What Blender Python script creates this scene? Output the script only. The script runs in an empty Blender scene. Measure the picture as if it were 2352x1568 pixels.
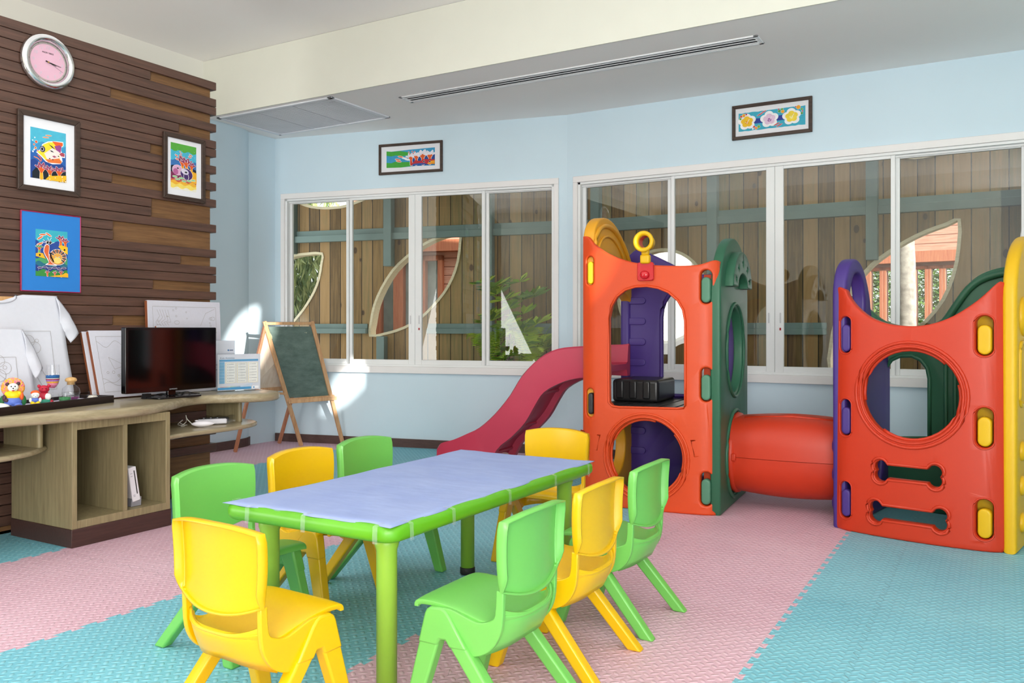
import bpy, bmesh, math, random
from mathutils import Vector, Matrix
random.seed(7)
PI = math.pi
scene = bpy.context.scene
COL = scene.collection

# ------------------------------------------------------------------ camera
FPX, CX, HY, CAMH = 1930.0, 1176.0, 754.0, 1.1
YAW = math.radians(30.2)
FW = (-math.sin(YAW), math.cos(YAW)); RT = (math.cos(YAW), math.sin(YAW))
cam_d = bpy.data.cameras.new('camera'); cam = bpy.data.objects.new('camera', cam_d); COL.objects.link(cam)
cam.location = (0, 0, CAMH); cam.rotation_euler = (PI/2, 0, YAW)
cam_d.sensor_width = 36.0; cam_d.lens = FPX/2352*36.0
cam_d.shift_y = -(784-HY)/2352.0
cam_d.clip_end = 200
scene.camera = cam

# ------------------------------------------------------------------ world, sun, added fill lamps, exposure
w = bpy.data.worlds.new('sky'); scene.world = w; w.use_nodes = True
wn = w.node_tree.nodes; wl = w.node_tree.links
bg = wn['Background']
sky = wn.new('ShaderNodeTexSky'); sky.sky_type = 'HOSEK_WILKIE'; sky.turbidity = 4.0
sky.sun_direction = (0.8, -0.45, 0.5)
mixw = wn.new('ShaderNodeMix'); mixw.data_type = 'RGBA'; mixw.inputs[0].default_value = 0.8
mixw.inputs[7].default_value = (1.0, 1.0, 1.0, 1)
wl.new(sky.outputs[0], mixw.inputs[6]); wl.new(mixw.outputs[2], bg.inputs['Color'])
bg.inputs['Strength'].default_value = 2.0

def light(name, kind, loc, target, energy, color=(1, 1, 1), size=None, size_y=None, angle=None):
    d = bpy.data.lights.new(name, kind); d.energy = energy; d.color = color
    if size is not None: d.shape = 'RECTANGLE'; d.size = size; d.size_y = size_y
    if angle is not None: d.angle = angle
    o = bpy.data.objects.new(name, d); COL.objects.link(o); o.location = loc
    o.rotation_euler = (Vector(target)-Vector(loc)).to_track_quat('-Z', 'Y').to_euler()
    return o
SUN_DIR = Vector((-7.6, 3.5, -1.75))
light('sun', 'SUN', (9, -4, 6), tuple(Vector((9, -4, 6))+SUN_DIR), 9.0, (1, .96, .9), angle=.012)
# added fill lamps out of view, mostly aimed upward to brighten walls and ceiling
light('fill_front', 'AREA', (.85, -2.9, 1.6), (-3.2, 5, 5.0), 120, (1, .99, .97), 1.7, 2.8)
light('fill_right', 'AREA', (1.66, -.6, 1.5), (-4.5, 3.6, 5.8), 315, (1, .99, .97), 4.6, 2.6)
light('fill_left', 'AREA', (-5.98, -.9, 1.35), (-1.8, 3.6, 6.2), 215, (1, .99, .97), 3.4, 2.4)
light('fill_overhead', 'AREA', (-2.5, 1.4, 3.42), (-2.5, 1.4, 0), 60, (1, .99, .97), 6.0, 4.6)  # added overhead fill, not a ceiling fitting
scene.view_settings.view_transform = 'Standard'
scene.view_settings.look = 'None'
scene.view_settings.exposure = -0.08
scene.view_settings.gamma = 1.0
scene.view_settings.use_curve_mapping = False
scene.cycles.max_bounces = 8
scene.cycles.transparent_max_bounces = 12
scene.cycles.caustics_reflective = False; scene.cycles.caustics_refractive = False
scene.cycles.sample_clamp_indirect = 6

# ------------------------------------------------------------------ pixel -> place helpers (measuring from the photograph)
def ray(px):
    u = (px-CX)/FPX; return (FW[0]+u*RT[0], FW[1]+u*RT[1])
def fl(px, py, z=0.0):
    t = (CAMH-z)*FPX/(py-HY); r = ray(px); return (t*r[0], t*r[1])
def at(px, py, d):
    r = ray(px); return Vector((d*r[0], d*r[1], CAMH-(py-HY)*d/FPX))
class Frame:
    """a local frame standing on the floor: x along the face, y into the depth, z up"""
    def __init__(s, ox, oy, ang, z=0): s.o = (ox, oy); s.a = ang; s.c = math.cos(ang); s.s = math.sin(ang); s.z = z
    def un(s, px, py, yl=0.0):       # photograph point on the plane y = yl
        r = ray(px); dx, dy = s.c, s.s; ox = s.o[0]-s.s*yl; oy = s.o[1]+s.c*yl
        det = r[0]*(-dy)-(-dx)*r[1]
        t = (ox*(-dy)-(-dx)*oy)/det
        x = (r[0]*oy-r[1]*ox)/det
        return (-x if False else (t*r[0]-ox)*dx+(t*r[1]-oy)*dy, CAMH-(py-HY)*t/FPX)
    def unx(s, px, py, xl):          # point on the plane x = xl, gives (y, z)
        f2 = Frame(s.o[0]+s.c*xl, s.o[1]+s.s*xl, s.a+PI/2)
        return f2.un(px, py, 0)
    def world(s, x, y, z=0): return (s.o[0]+s.c*x-s.s*y, s.o[1]+s.s*x+s.c*y, z)

# ------------------------------------------------------------------ materials
MATS = {}
class NT:
    def __init__(s, mat): s.t = mat.node_tree; s.n = s.t.nodes; s.l = s.t.links; s.b = s.n['Principled BSDF']
    def node(s, typ, **k):
        x = s.n.new(typ)
        for a, v in k.items(): setattr(x, a, v)
        return x
    def m(s, op, a, b=None, c=None):
        x = s.n.new('ShaderNodeMath'); x.operation = op
        for i, v in enumerate((a, b, c)):
            if v is None: continue
            if isinstance(v, (int, float)): x.inputs[i].default_value = v
            else: s.l.new(v, x.inputs[i])
        return x.outputs[0]
    def coord(s, kind='Object', scale=None, rot=None):
        tc = s.n.new('ShaderNodeTexCoord'); o = tc.outputs[kind]
        if scale or rot:
            mp = s.n.new('ShaderNodeMapping')
            if scale: mp.inputs['Scale'].default_value = scale
            if rot: mp.inputs['Rotation'].default_value = rot
            s.l.new(o, mp.inputs['Vector']); o = mp.outputs[0]
        return o
    def xyz(s, v):
        x = s.n.new('ShaderNodeSeparateXYZ'); s.l.new(v, x.inputs[0]); return x.outputs
    def noise(s, v, scale, detail=3, rough=.5):
        x = s.n.new('ShaderNodeTexNoise'); x.inputs['Scale'].default_value = scale
        x.inputs['Detail'].default_value = detail; x.inputs['Roughness'].default_value = rough
        if v is not None: s.l.new(v, x.inputs['Vector'])
        return x.outputs['Fac']
    def ramp(s, f, stops):
        x = s.n.new('ShaderNodeValToRGB'); e = x.color_ramp.elements
        while len(e) > 1: e.remove(e[-1])
        e[0].position = stops[0][0]; e[0].color = (*stops[0][1], 1)
        for p, c in stops[1:]:
            k = e.new(p); k.color = (*c, 1)
        s.l.new(f, x.inputs[0]); return x.outputs[0]
    def mix(s, f, a, b, mode='MIX'):
        x = s.n.new('ShaderNodeMix'); x.data_type = 'RGBA'; x.blend_type = mode
        for i, v in ((0, f), (6, a), (7, b)):
            if isinstance(v, (int, float)): x.inputs[i].default_value = v
            elif isinstance(v, tuple): x.inputs[i].default_value = (*v, 1)
            else: s.l.new(v, x.inputs[i])
        return x.outputs[2]
    def bump(s, h, strength=.3, dist=.002):
        x = s.n.new('ShaderNodeBump'); x.inputs['Strength'].default_value = strength; x.inputs['Distance'].default_value = dist
        s.l.new(h, x.inputs['Height']); s.l.new(x.outputs[0], s.b.inputs['Normal'])
    def color(s, c): s.l.new(c, s.b.inputs['Base Color'])

def lin(c):
    return tuple((x/12.92 if x <= .04045 else ((x+.055)/1.055)**2.4) for x in c)
def hexc(h): return lin(tuple(int(h[i:i+2], 16)/255 for i in (0, 2, 4)))
def mat(name, hx, rough=.5, spec=.5, metal=0, noise=.06, nscale=6, bump=0, bscale=300, alpha=None, trans=0, sss=0, emit=0, coat=0):
    if name in MATS: return MATS[name]
    m = bpy.data.materials.new(name); m.use_nodes = True; n = NT(m)
    c = hexc(hx) if isinstance(hx, str) else hx
    n.b.inputs['Base Color'].default_value = (*c, 1)
    n.b.inputs['Roughness'].default_value = rough
    n.b.inputs['Specular IOR Level'].default_value = spec
    n.b.inputs['Metallic'].default_value = metal
    if coat: n.b.inputs['Coat Weight'].default_value = coat
    if trans: n.b.inputs['Transmission Weight'].default_value = trans
    if noise:
        f = n.noise(n.coord(), nscale, 4)
        lo = tuple(x*(1-noise) for x in c); hi = tuple(min(1, x*(1+noise)) for x in c)
        n.color(n.ramp(f, [(.3, lo), (.7, hi)]))
    if bump:
        n.bump(n.noise(n.coord(), bscale, 2), bump, .001)
    if emit:
        n.b.inputs['Emission Color'].default_value = (*c, 1); n.b.inputs['Emission Strength'].default_value = emit
    MATS[name] = m; return m

def wood(name, dark, light, axis='x', rough=.45, scale=1.0, gloss_bump=.15):
    if name in MATS: return MATS[name]
    m = bpy.data.materials.new(name); m.use_nodes = True; n = NT(m)
    sc = {'x': (1.2, 22, 22), 'y': (22, 1.2, 22), 'z': (22, 22, 1.2)}[axis]
    v = n.coord('Object', tuple(k*scale for k in sc))
    f = n.noise(v, 3.2, 5, .6); g = n.noise(v, 14, 3, .5)
    h = n.m('ADD', n.m('MULTIPLY', f, .75), n.m('MULTIPLY', g, .25))
    n.color(n.ramp(h, [(.33, hexc(dark)), (.66, hexc(light))]))
    n.b.inputs['Roughness'].default_value = rough
    n.bump(h, gloss_bump, .002)
    MATS[name] = m; return m

def glass_mat(name, tint=(1, 1, 1), rough=0.0):
    if name in MATS: return MATS[name]
    m = bpy.data.materials.new(name); m.use_nodes = True; n = NT(m)
    n.n.remove(n.b)
    tr = n.node('ShaderNodeBsdfTransparent'); tr.inputs[0].default_value = (*tint, 1)
    gl = n.node('ShaderNodeBsdfGlossy'); gl.inputs['Roughness'].default_value = rough
    lw = n.node('ShaderNodeLayerWeight'); lw.inputs['Blend'].default_value = .5
    fr_ = n.m('ADD', .04, n.m('MULTIPLY', n.m('POWER', lw.outputs['Facing'], 5.0), .96))
    mx = n.node('ShaderNodeMixShader')
    n.l.new(fr_, mx.inputs[0]); n.l.new(tr.outputs[0], mx.inputs[1]); n.l.new(gl.outputs[0], mx.inputs[2])
    n.l.new(mx.outputs[0], n.n['Material Output'].inputs['Surface'])
    MATS[name] = m; return m

# ------------------------------------------------------------------ geometry helpers
def add_box(bm, x0, x1, y0, y1, z0, z1, M=None, mi=0):
    vs = [bm.verts.new((x, y, z)) for z in (z0, z1) for y in (y0, y1) for x in (x0, x1)]
    if M is not None:
        for v in vs: v.co = M @ v.co
    fs = [(0, 2, 3, 1), (4, 5, 7, 6), (0, 1, 5, 4), (2, 6, 7, 3), (0, 4, 6, 2), (1, 3, 7, 5)]
    for f in fs:
        q = bm.faces.new([vs[i] for i in f]); q.material_index = mi
    return vs
def add_prism(bm, pts, h0, h1, axis='z', M=None, mi=0):
    """extrude a 2D outline; axis z: pts=(x,y); axis y: pts=(x,z); axis x: pts=(y,z)"""
    def mk(p, h):
        if axis == 'z': return (p[0], p[1], h)
        if axis == 'y': return (p[0], h, p[1])
        return (h, p[0], p[1])
    a = [bm.verts.new(mk(p, h0)) for p in pts]; b = [bm.verts.new(mk(p, h1)) for p in pts]
    if M is not None:
        for v in a+b: v.co = M @ v.co
    n = len(pts)
    for i in range(n):
        q = bm.faces.new((a[i], a[(i+1) % n], b[(i+1) % n], b[i])); q.material_index = mi
    q = bm.faces.new(a[::-1]); q.material_index = mi
    q = bm.faces.new(b); q.material_index = mi
def add_tube(bm, pts, r, seg=8, cap=True, closed=False, mi=0):
    pts = [Vector(p) for p in pts]; n = len(pts); rings = []
    up = Vector((0, 0, 1))
    for i, p in enumerate(pts):
        if closed: d = (pts[(i+1) % n]-pts[i-1])
        else: d = (pts[min(i+1, n-1)]-pts[max(i-1, 0)])
        d.normalize()
        a = up if abs(d.dot(up)) < .93 else Vector((1, 0, 0))
        s = d.cross(a).normalized(); t = d.cross(s).normalized()
        rr = r[i] if isinstance(r, (list, tuple)) else r
        rings.append([bm.verts.new(p+s*math.cos(2*PI*k/seg)*rr+t*math.sin(2*PI*k/seg)*rr) for k in range(seg)])
    m = n if closed else n-1
    for i in range(m):
        a, b = rings[i], rings[(i+1) % n]
        for k in range(seg):
            q = bm.faces.new((a[k], a[(k+1) % seg], b[(k+1) % seg], b[k])); q.material_index = mi; q.smooth = True
    if cap and not closed:
        for rg in (rings[0], rings[-1][::-1]):
            q = bm.faces.new(rg); q.material_index = mi
def add_lathe(bm, prof, cx=0, cy=0, seg=28, cap=True, mi=0, M=None, mis=None):
    rings = []
    for r, z in prof:
        rings.append([bm.verts.new((cx+r*math.cos(2*PI*k/seg), cy+r*math.sin(2*PI*k/seg), z)) for k in range(seg)])
    if M is not None:
        for rg in rings:
            for v in rg: v.co = M @ v.co
    for i in range(len(rings)-1):
        a, b = rings[i], rings[i+1]
        for k in range(seg):
            q = bm.faces.new((a[k], a[(k+1) % seg], b[(k+1) % seg], b[k])); q.smooth = True
            q.material_index = mis[i] if mis else mi
    if cap:
        for rg in (rings[0][::-1], rings[-1]):
            q = bm.faces.new(rg); q.material_index = mi
def add_ball(bm, c, r, seg=14, mi=0, M=None):
    if isinstance(r, (int, float)): r = (r, r, r)
    rings = []; n = seg//2+1
    for i in range(1, n):
        a = PI*i/n
        rings.append([bm.verts.new((c[0]+r[0]*math.sin(a)*math.cos(2*PI*k/seg), c[1]+r[1]*math.sin(a)*math.sin(2*PI*k/seg), c[2]+r[2]*math.cos(a))) for k in range(seg)])
    t = bm.verts.new((c[0], c[1], c[2]+r[2])); b = bm.verts.new((c[0], c[1], c[2]-r[2]))
    if M is not None:
        for v in [t, b]+[v for rg in rings for v in rg]: v.co = M @ v.co
    for i in range(len(rings)-1):
        for k in range(seg):
            q = bm.faces.new((rings[i][k], rings[i+1][k], rings[i+1][(k+1) % seg], rings[i][(k+1) % seg])); q.smooth = True; q.material_index = mi
    for k in range(seg):
        q = bm.faces.new((t, rings[0][k], rings[0][(k+1) % seg])); q.smooth = True; q.material_index = mi
        q = bm.faces.new((b, rings[-1][(k+1) % seg], rings[-1][k])); q.smooth = True; q.material_index = mi
def grid(bm, f, nu, nv, mi=0, smooth=True):
    vs = [[bm.verts.new(f(i/nu, j/nv)) for j in range(nv+1)] for i in range(nu+1)]
    for i in range(nu):
        for j in range(nv):
            q = bm.faces.new((vs[i][j], vs[i+1][j], vs[i+1][j+1], vs[i][j+1])); q.smooth = smooth; q.material_index = mi
    return vs
def B(): return bmesh.new()
def obj(name, bm, mats, parent=None, loc=None, rot=None, bevel=0, smooth=False, solid=0, seg=2, recalc=True, subsurf=0, ang=35, soff=-1):
    if recalc: bmesh.ops.recalc_face_normals(bm, faces=bm.faces[:])
    me = bpy.data.meshes.new(name); bm.to_mesh(me); bm.free()
    return objm(name, me, mats, parent, loc, rot, bevel, smooth, solid, seg, subsurf, ang, soff)
def objm(name, me, mats, parent=None, loc=None, rot=None, bevel=0, smooth=False, solid=0, seg=2, subsurf=0, ang=35, soff=-1):
    o = bpy.data.objects.new(name, me); COL.objects.link(o)
    for m in (mats if isinstance(mats, (list, tuple)) else [mats]): me.materials.append(m)
    if parent is not None: o.parent = parent
    if loc is not None: o.location = loc
    if rot is not None: o.rotation_euler = rot
    if solid:
        s = o.modifiers.new('s', 'SOLIDIFY'); s.thickness = solid; s.offset = soff
    if subsurf:
        s = o.modifiers.new('d', 'SUBSURF'); s.levels = subsurf; s.render_levels = subsurf
    if bevel:
        b = o.modifiers.new('b', 'BEVEL'); b.width = bevel; b.segments = seg; b.limit_method = 'ANGLE'; b.angle_limit = math.radians(ang)
        b.harden_normals = False
    if smooth or bevel:
        for p in me.polygons: p.use_smooth = True
        try: me.set_sharp_from_angle(angle=math.radians(50 if bevel else 40))
        except Exception: pass
    return o
def thing(name, label, cat, loc=(0, 0, 0), rot=0, group=None):
    o = bpy.data.objects.new(name, None); COL.objects.link(o); o.empty_display_size = .05
    o.location = loc; o.rotation_euler = (0, 0, rot); tag(o, label, cat, group); return o
def tag(o, label, cat, group=None, kind=None):
    o['label'] = label; o['category'] = cat
    if group: o['group'] = group
    if kind: o['kind'] = kind
    return o
def struct(o): o['kind'] = 'structure'; return o
def rrect(x0, x1, y0, y1, r, n=5):
    out = []
    for cx, cy, a0 in ((x1-r, y1-r, 0), (x0+r, y1-r, PI/2), (x0+r, y0+r, PI), (x1-r, y0+r, 1.5*PI)):
        for k in range(n+1):
            a = a0+PI/2*k/n; out.append((cx+r*math.cos(a), cy+r*math.sin(a)))
    return out
def ellipse(cx, cy, rx, ry, n=36): return [(cx+rx*math.cos(2*PI*k/n), cy+ry*math.sin(2*PI*k/n)) for k in range(n)]
def smoothline(pts, sub=4, closed=False):
    """Catmull-Rom through 2D/3D points"""
    n = len(pts); out = []
    P = [Vector(p) for p in pts]
    rng = range(n if closed else n-1)
    for i in rng:
        p0 = P[(i-1) % n] if (closed or i > 0) else P[0]; p1 = P[i]; p2 = P[(i+1) % n]; p3 = P[(i+2) % n] if (closed or i+2 < n) else P[-1]
        for k in range(sub):
            t = k/sub
            out.append(tuple(.5*((2*p1)+(p2-p0)*t+(2*p0-5*p1+4*p2-p3)*t*t+(3*p1-p0-3*p2+p3)*t**3)))
    if not closed: out.append(tuple(P[-1]))
    return out
def plate_mesh(outer, holes, thick, bev=.006, bseg=2):
    """a plate with holes: outline in (x, z), thickness along y from 0 to thick"""
    cu = bpy.data.curves.new('tmp', 'CURVE'); cu.dimensions = '2D'; cu.fill_mode = 'BOTH'
    cu.extrude = max(thick/2-bev, .0001); cu.bevel_depth = bev; cu.bevel_resolution = bseg; cu.offset = -bev
    for loop in [outer]+list(holes):
        sp = cu.splines.new('POLY'); sp.points.add(len(loop)-1)
        for p, c in zip(sp.points, loop): p.co = (c[0], c[1], 0, 1)
        sp.use_cyclic_u = True
    o = bpy.data.objects.new('tmp', cu); COL.objects.link(o)
    me = bpy.data.meshes.new_from_object(o.evaluated_get(bpy.context.evaluated_depsgraph_get()))
    bpy.data.objects.remove(o); bpy.data.curves.remove(cu)
    for v in me.vertices: v.co = (v.co.x, thick/2-v.co.z, v.co.y)
    return me
def plate(name, outer, holes, thick, m, parent=None, bev=.006, warp=None, slices=None, loc=None, rot=None, extra=None, sharp=40):
    me = plate_mesh(outer, holes, thick, bev)
    bm = B(); bm.from_mesh(me); bpy.data.meshes.remove(me)
    bmesh.ops.remove_doubles(bm, verts=bm.verts[:], dist=1e-5)
    if slices:
        for x in slices:
            bmesh.ops.bisect_plane(bm, geom=bm.verts[:]+bm.edges[:]+bm.faces[:], plane_co=(x, 0, 0), plane_no=(1, 0, 0))
    if warp:
        for v in bm.verts: v.co = warp(v.co)
    if extra: extra(bm)
    bmesh.ops.recalc_face_normals(bm, faces=bm.faces[:])
    me = bpy.data.meshes.new(name); bm.to_mesh(me); bm.free()
    for p in me.polygons: p.use_smooth = True
    me.set_sharp_from_angle(angle=math.radians(sharp))
    return objm(name, me, m, parent, loc, rot)
FONT = None
def text_mesh(s, size, sx=1.0, ext=.0003, align='LEFT'):
    cu = bpy.data.curves.new('t', 'FONT'); cu.body = s; cu.size = size; cu.extrude = ext; cu.align_x = align
    o = bpy.data.objects.new('t', cu); COL.objects.link(o)
    me = bpy.data.meshes.new_from_object(o.evaluated_get(bpy.context.evaluated_depsgraph_get()))
    bpy.data.objects.remove(o); bpy.data.curves.remove(cu)
    for v in me.vertices: v.co = (v.co.x*sx, -v.co.z, v.co.y)
    return me
def add_text(bm, s, size, x, z, y, sx=1.0, mi=0, align='LEFT', shear=0):
    me = text_mesh(s, size, sx, .0002, align)
    n0 = len(bm.verts); f0 = len(bm.faces)
    bm.from_mesh(me); bm.verts.ensure_lookup_table(); bm.faces.ensure_lookup_table()
    for v in bm.verts[n0:]: v.co = Vector((v.co.x+x+shear*v.co.z, v.co.y+y, v.co.z+z))
    for f in bm.faces[f0:]: f.material_index = mi
    bpy.data.meshes.remove(me)
# flat artwork drawn as thin shapes lying on a print: local x right, z up, y = -depth
class Art:
    def __init__(s, mats): s.bm = B(); s.mats = []; s.idx = {}; s.y = -.0004; s.M = mats
    def mi(s, c):
        if c not in s.idx: s.idx[c] = len(s.mats); s.mats.append(mat('ink_'+c, c, .6, .3, noise=.05, nscale=40))
        return s.idx[c]
    def poly(s, pts, c):
        s.y -= .00004
        vs = [s.bm.verts.new((p[0], s.y, p[1])) for p in pts]
        try: f = s.bm.faces.new(vs); f.material_index = s.mi(c)
        except ValueError: pass
    def ell(s, cx, cz, rx, rz, c, rot=0, n=20, out=0, oc='F4F2F4'):
        if out: s.ell(cx, cz, rx+out, rz+out, oc, rot, n)
        ca, sa = math.cos(rot), math.sin(rot)
        s.poly([(cx+rx*math.cos(t)*ca-rz*math.sin(t)*sa, cz+rx*math.cos(t)*sa+rz*math.sin(t)*ca) for t in [2*PI*k/n for k in range(n)]], c)
    def cap(s, p, q, w0, w1, c, out=0, oc='F4F2F4'):
        if out: s.cap(p, q, w0+out, w1+out, oc)
        a = math.atan2(q[1]-p[1], q[0]-p[0]); pts = []
        for k in range(7): t = a+PI/2+PI*k/6; pts.append((p[0]+w0*math.cos(t), p[1]+w0*math.sin(t)))
        for k in range(7): t = a-PI/2+PI*k/6; pts.append((q[0]+w1*math.cos(t), q[1]+w1*math.sin(t)))
        s.poly(pts, c)
    def line(s, pts, w, c):
        for a, b in zip(pts, pts[1:]): s.cap(a, b, w, w, c)
    def coral(s, x, z, h, c1, c2, out, rnd):
        segs = []
        def br(x, z, a, l, w, d):
            x2, z2 = x+l*math.cos(a), z+l*math.sin(a); segs.append(((x, z), (x2, z2), w, w*.75, d))
            if d < 2:
                for k in (-1, 1) if d else (-1, 0, 1):
                    br(x2, z2, a+k*(.55+.15*rnd.random()), l*(.65+.2*rnd.random()), w*.72, d+1)
        br(x, z, PI/2+.2*(rnd.random()-.5), h*.35, h*.10, 0)
        for p, q, w0, w1, d in segs: s.cap(p, q, w0+out, w1+out, 'F4F2F4')
        for p, q, w0, w1, d in segs: s.cap(p, q, w0, w1, c1 if d == 0 else (c2 if d == 2 else 'E0602A'))
    def make(s, name, parent): 
        me = bpy.data.meshes.new(name)
        bmesh.ops.recalc_face_normals(s.bm, faces=s.bm.faces[:]); s.bm.to_mesh(me); s.bm.free()
        return objm(name, me, s.mats, parent)
# ================================================================== THE ROOM
SOFF, CEIL, YS = 2.957, 3.449, 5.04
ANG1 = math.radians(11.85)
P1 = (-6.20, 5.94); W1 = Frame(P1[0], P1[1], ANG1)
BEND = 2.988; YB = 6.557; XB = -3.275
W2 = Frame(XB, YB, 0.0)
XL, XR, YF = -6.07, 1.75, -3.0

M_wall = mat('wall_paint_light_blue', 'D2E6F1', .75, .2, noise=.015, nscale=2)
M_white = mat('paint_off_white', 'EFEEE6', .8, .2, noise=.012, nscale=1.5)
M_soff = mat('soffit_paint', 'FBF8F5', .85, .2, noise=.012, nscale=1.5)
M_base = wood('baseboard_brown', '4A3430', '5E443D', 'x', .5)
M_frame = mat('window_frame_white', 'ECEEEE', .35, .4, noise=.01)
M_glass = glass_mat('window_glass', (.96, .985, .975))

# floor slab
bm = B(); add_box(bm, XL-.4, XR+.1, YF, 6.9, -.12, -.0125); struct(obj('floor', bm, mat('floor_screed', '8C8A86', .9)))

# --- foam mats
def mat_material(name, base, hi, lo):
    m = bpy.data.materials.new(name); m.use_nodes = True; n = NT(m)
    v = n.coord('Object', None, (0, 0, math.radians(45)))
    x, y, z = n.xyz(v)
    S = 0.030
    u, q = n.m('DIVIDE', x, S), n.m('DIVIDE', y, S)
    par = n.m('MODULO', n.m('ADD', n.m('ADD', n.m('FLOOR', u), n.m('FLOOR', q)), 4000.0), 2.0)
    fu, fv = n.m('SUBTRACT', n.m('FRACT', n.m('ADD', u, 400.0)), .5), n.m('SUBTRACT', n.m('FRACT', n.m('ADD', q, 400.0)), .5)
    def sel(a, b): return n.m('ADD', n.m('MULTIPLY', a, par), n.m('MULTIPLY', b, n.m('SUBTRACT', 1.0, par)))
    A, C = sel(fu, fv), sel(fv, fu)
    d = n.m('ADD', n.m('POWER', n.m('ABSOLUTE', n.m('DIVIDE', A, .56)), 2.0), n.m('POWER', n.m('ABSOLUTE', n.m('DIVIDE', C, .27)), 2.0))
    h = n.m('MAXIMUM', 0.0, n.m('SUBTRACT', 1.0, d))
    # joints between the single tiles of the row: a thin wavy slit
    w = n.coord('Object'); X, Y, Z = n.xyz(w)
    jag = n.m('MULTIPLY', n.m('PINGPONG', Y, .05), .5)
    jx = n.m('ABSOLUTE', n.m('SUBTRACT', n.m('FRACT', n.m('ADD', n.m('DIVIDE', n.m('ADD', n.m('ADD', X, jag), -.145), 1.107), 20.0)), .5))
    jagy = n.m('MULTIPLY', n.m('PINGPONG', X, .05), .5)
    jy = n.m('ABSOLUTE', n.m('SUBTRACT', n.m('FRACT', n.m('ADD', n.m('DIVIDE', n.m('ADD', n.m('ADD', Y, jagy), -3.03), 1.107), 20.0)), .5))
    slit = n.m('MAXIMUM', n.m('LESS_THAN', jx, .0012), n.m('LESS_THAN', jy, .0012))
    big = n.noise(n.coord(), 1.3, 3)
    c0 = n.ramp(big, [(.3, hexc(lo)), (.7, hexc(base))])
    c1 = n.mix(n.m('MULTIPLY', h, .55), c0, hexc(hi))
    # every tile has its own slight tint
    wn_ = n.node('ShaderNodeTexWhiteNoise', noise_dimensions='2D')
    cb = n.node('ShaderNodeCombineXYZ')
    n.l.new(n.m('FLOOR', n.m('DIVIDE', n.m('ADD', X, 9.15), .5535)), cb.inputs[0]); n.l.new(n.m('FLOOR', n.m('DIVIDE', n.m('ADD', Y, 3.07), 1.107)), cb.inputs[1])
    n.l.new(cb.outputs[0], wn_.inputs[0])
    c2 = n.mix(n.m('MULTIPLY', wn_.outputs[0], .16), c1, hexc(lo))
    c3 = n.mix(n.m('MULTIPLY', slit, .35), c2, (.05, .05, .06))
    n.color(c3)
    n.b.inputs['Roughness'].default_value = .5; n.b.inputs['Specular IOR Level'].default_value = .35
    n.bump(n.m('SUBTRACT', h, n.m('MULTIPLY', slit, 1.5)), .75, .0035)
    return m
M_pink = mat_material('foam_pink', 'DDBAC8', 'EBCFDA', 'D0A6B6')
M_blue = mat_material('foam_blue', '84C4D2', 'A4D8E2', '6FB4C6')

def teeth(bm, x, y0, y1, tooth):
    """dovetail joint along y at x: the left hand mat owns the teeth, the right hand mat what lies between them"""
    p = .1; k = 0; h = .011
    while y0+k*p < y1-.09:
        y = y0+k*p
        if tooth: pts = [(x-h, y+.022), (x+h, y+.012), (x+h, y+.064), (x-h, y+.054)]
        else: pts = [(x-h, y+.054), (x+h, y+.064), (x+h, y+.112), (x-h, y+.122)]
        add_prism(bm, pts, -.0122, 0.0); k += 1
bnds = [(-6.1, 0), (-5.22, 1), (-4.04, 1), (-2.925, 1), (-1.812, 1), (-.712, 1), (XR-.02, 0)]
def back_y(x):
    if x < XB: return P1[1]+(x-P1[0])*math.tan(ANG1)-.012
    return YB-.012
labs = ['pink foam mat row in the far left corner under the easel', 'blue foam mat row along the wooden slat wall and cabinet',
        'pink foam mat row between the cabinet and the left side chairs', 'blue foam mat row under the lilac covered table',
        'pink foam mat row in front of the arched orange play tower', 'wide blue foam mat row at the right in front of the low orange tower']
for i in range(6):
    (xa, ja), (xb, jb) = bnds[i], bnds[i+1]
    h = .011
    bm = B()
    A = xa+(h if ja else 0); C = xb-(h if jb else 0)
    if i == 0:
        add_prism(bm, [(C, 4.03), (C, back_y(C)), (-6.19, back_y(-6.19))]+[(-6.165, 5.62), (-6.10, 5.54), (-6.055, 5.42), (-6.052, 4.03)], -.0122, 0)
    elif i == 1:
        add_prism(bm, [(-4.62, .02), (C, .02), (C, back_y(C)), (A, back_y(A)), (A, 4.03), (-4.62, 4.03)], -.0122, 0)
    else:
        mid = [(XB, YB-.012)] if A < XB < C else []
        add_prism(bm, [(A, .02), (C, .02), (C, back_y(C))]+mid+[(A, back_y(A))], -.0122, 0)
    bmesh.ops.triangulate(bm, faces=[f for f in bm.faces if len(f.verts) > 4])
    if ja: teeth(bm, xa, 4.1 if xa < -5 else .02, back_y(xa), False)
    if jb: teeth(bm, xb, 4.1 if xb < -5 else .02, back_y(xb), True)
    o = obj('foam_mat_row', bm, M_pink if i in (0, 2, 4) else M_blue)
    tag(o, labs[i], 'floor mat', 'interlocking foam mat rows')

# --- walls with window openings
def wall_with_hole(name, F, x0, x1, z0, z1, hx0, hx1, hz0, hz1, th, mats):
    bm = B()
    me = plate_mesh([(x0, z0), (x1, z0), (x1, z1), (x0, z1)], [[(hx0, hz0), (hx1, hz0), (hx1, hz1), (hx0, hz1)]], th, .0005)
    bm.from_mesh(me)
    o = obj(name, bm, mats, loc=(F.o[0], F.o[1], 0), rot=(0, 0, F.a)); struct(o); return o
h1a, h1b = W1.un(655, 600)[0], W1.un(1280, 600)[0]
h2a, h2b = W2.un(1324, 600)[0], W2.un(2374, 600)[0]
ZB, ZT = .70, 2.385
wall_with_hole('wall_back_left', W1, 0, BEND+.02, -.12, SOFF+.02, h1a, h1b, ZB, ZT, .15, M_wall)
wall_with_hole('wall_back_right', W2, -.0, XR-XB, -.12, SOFF+.02, h2a, h2b, ZB, ZT, .15, M_wall)
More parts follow.
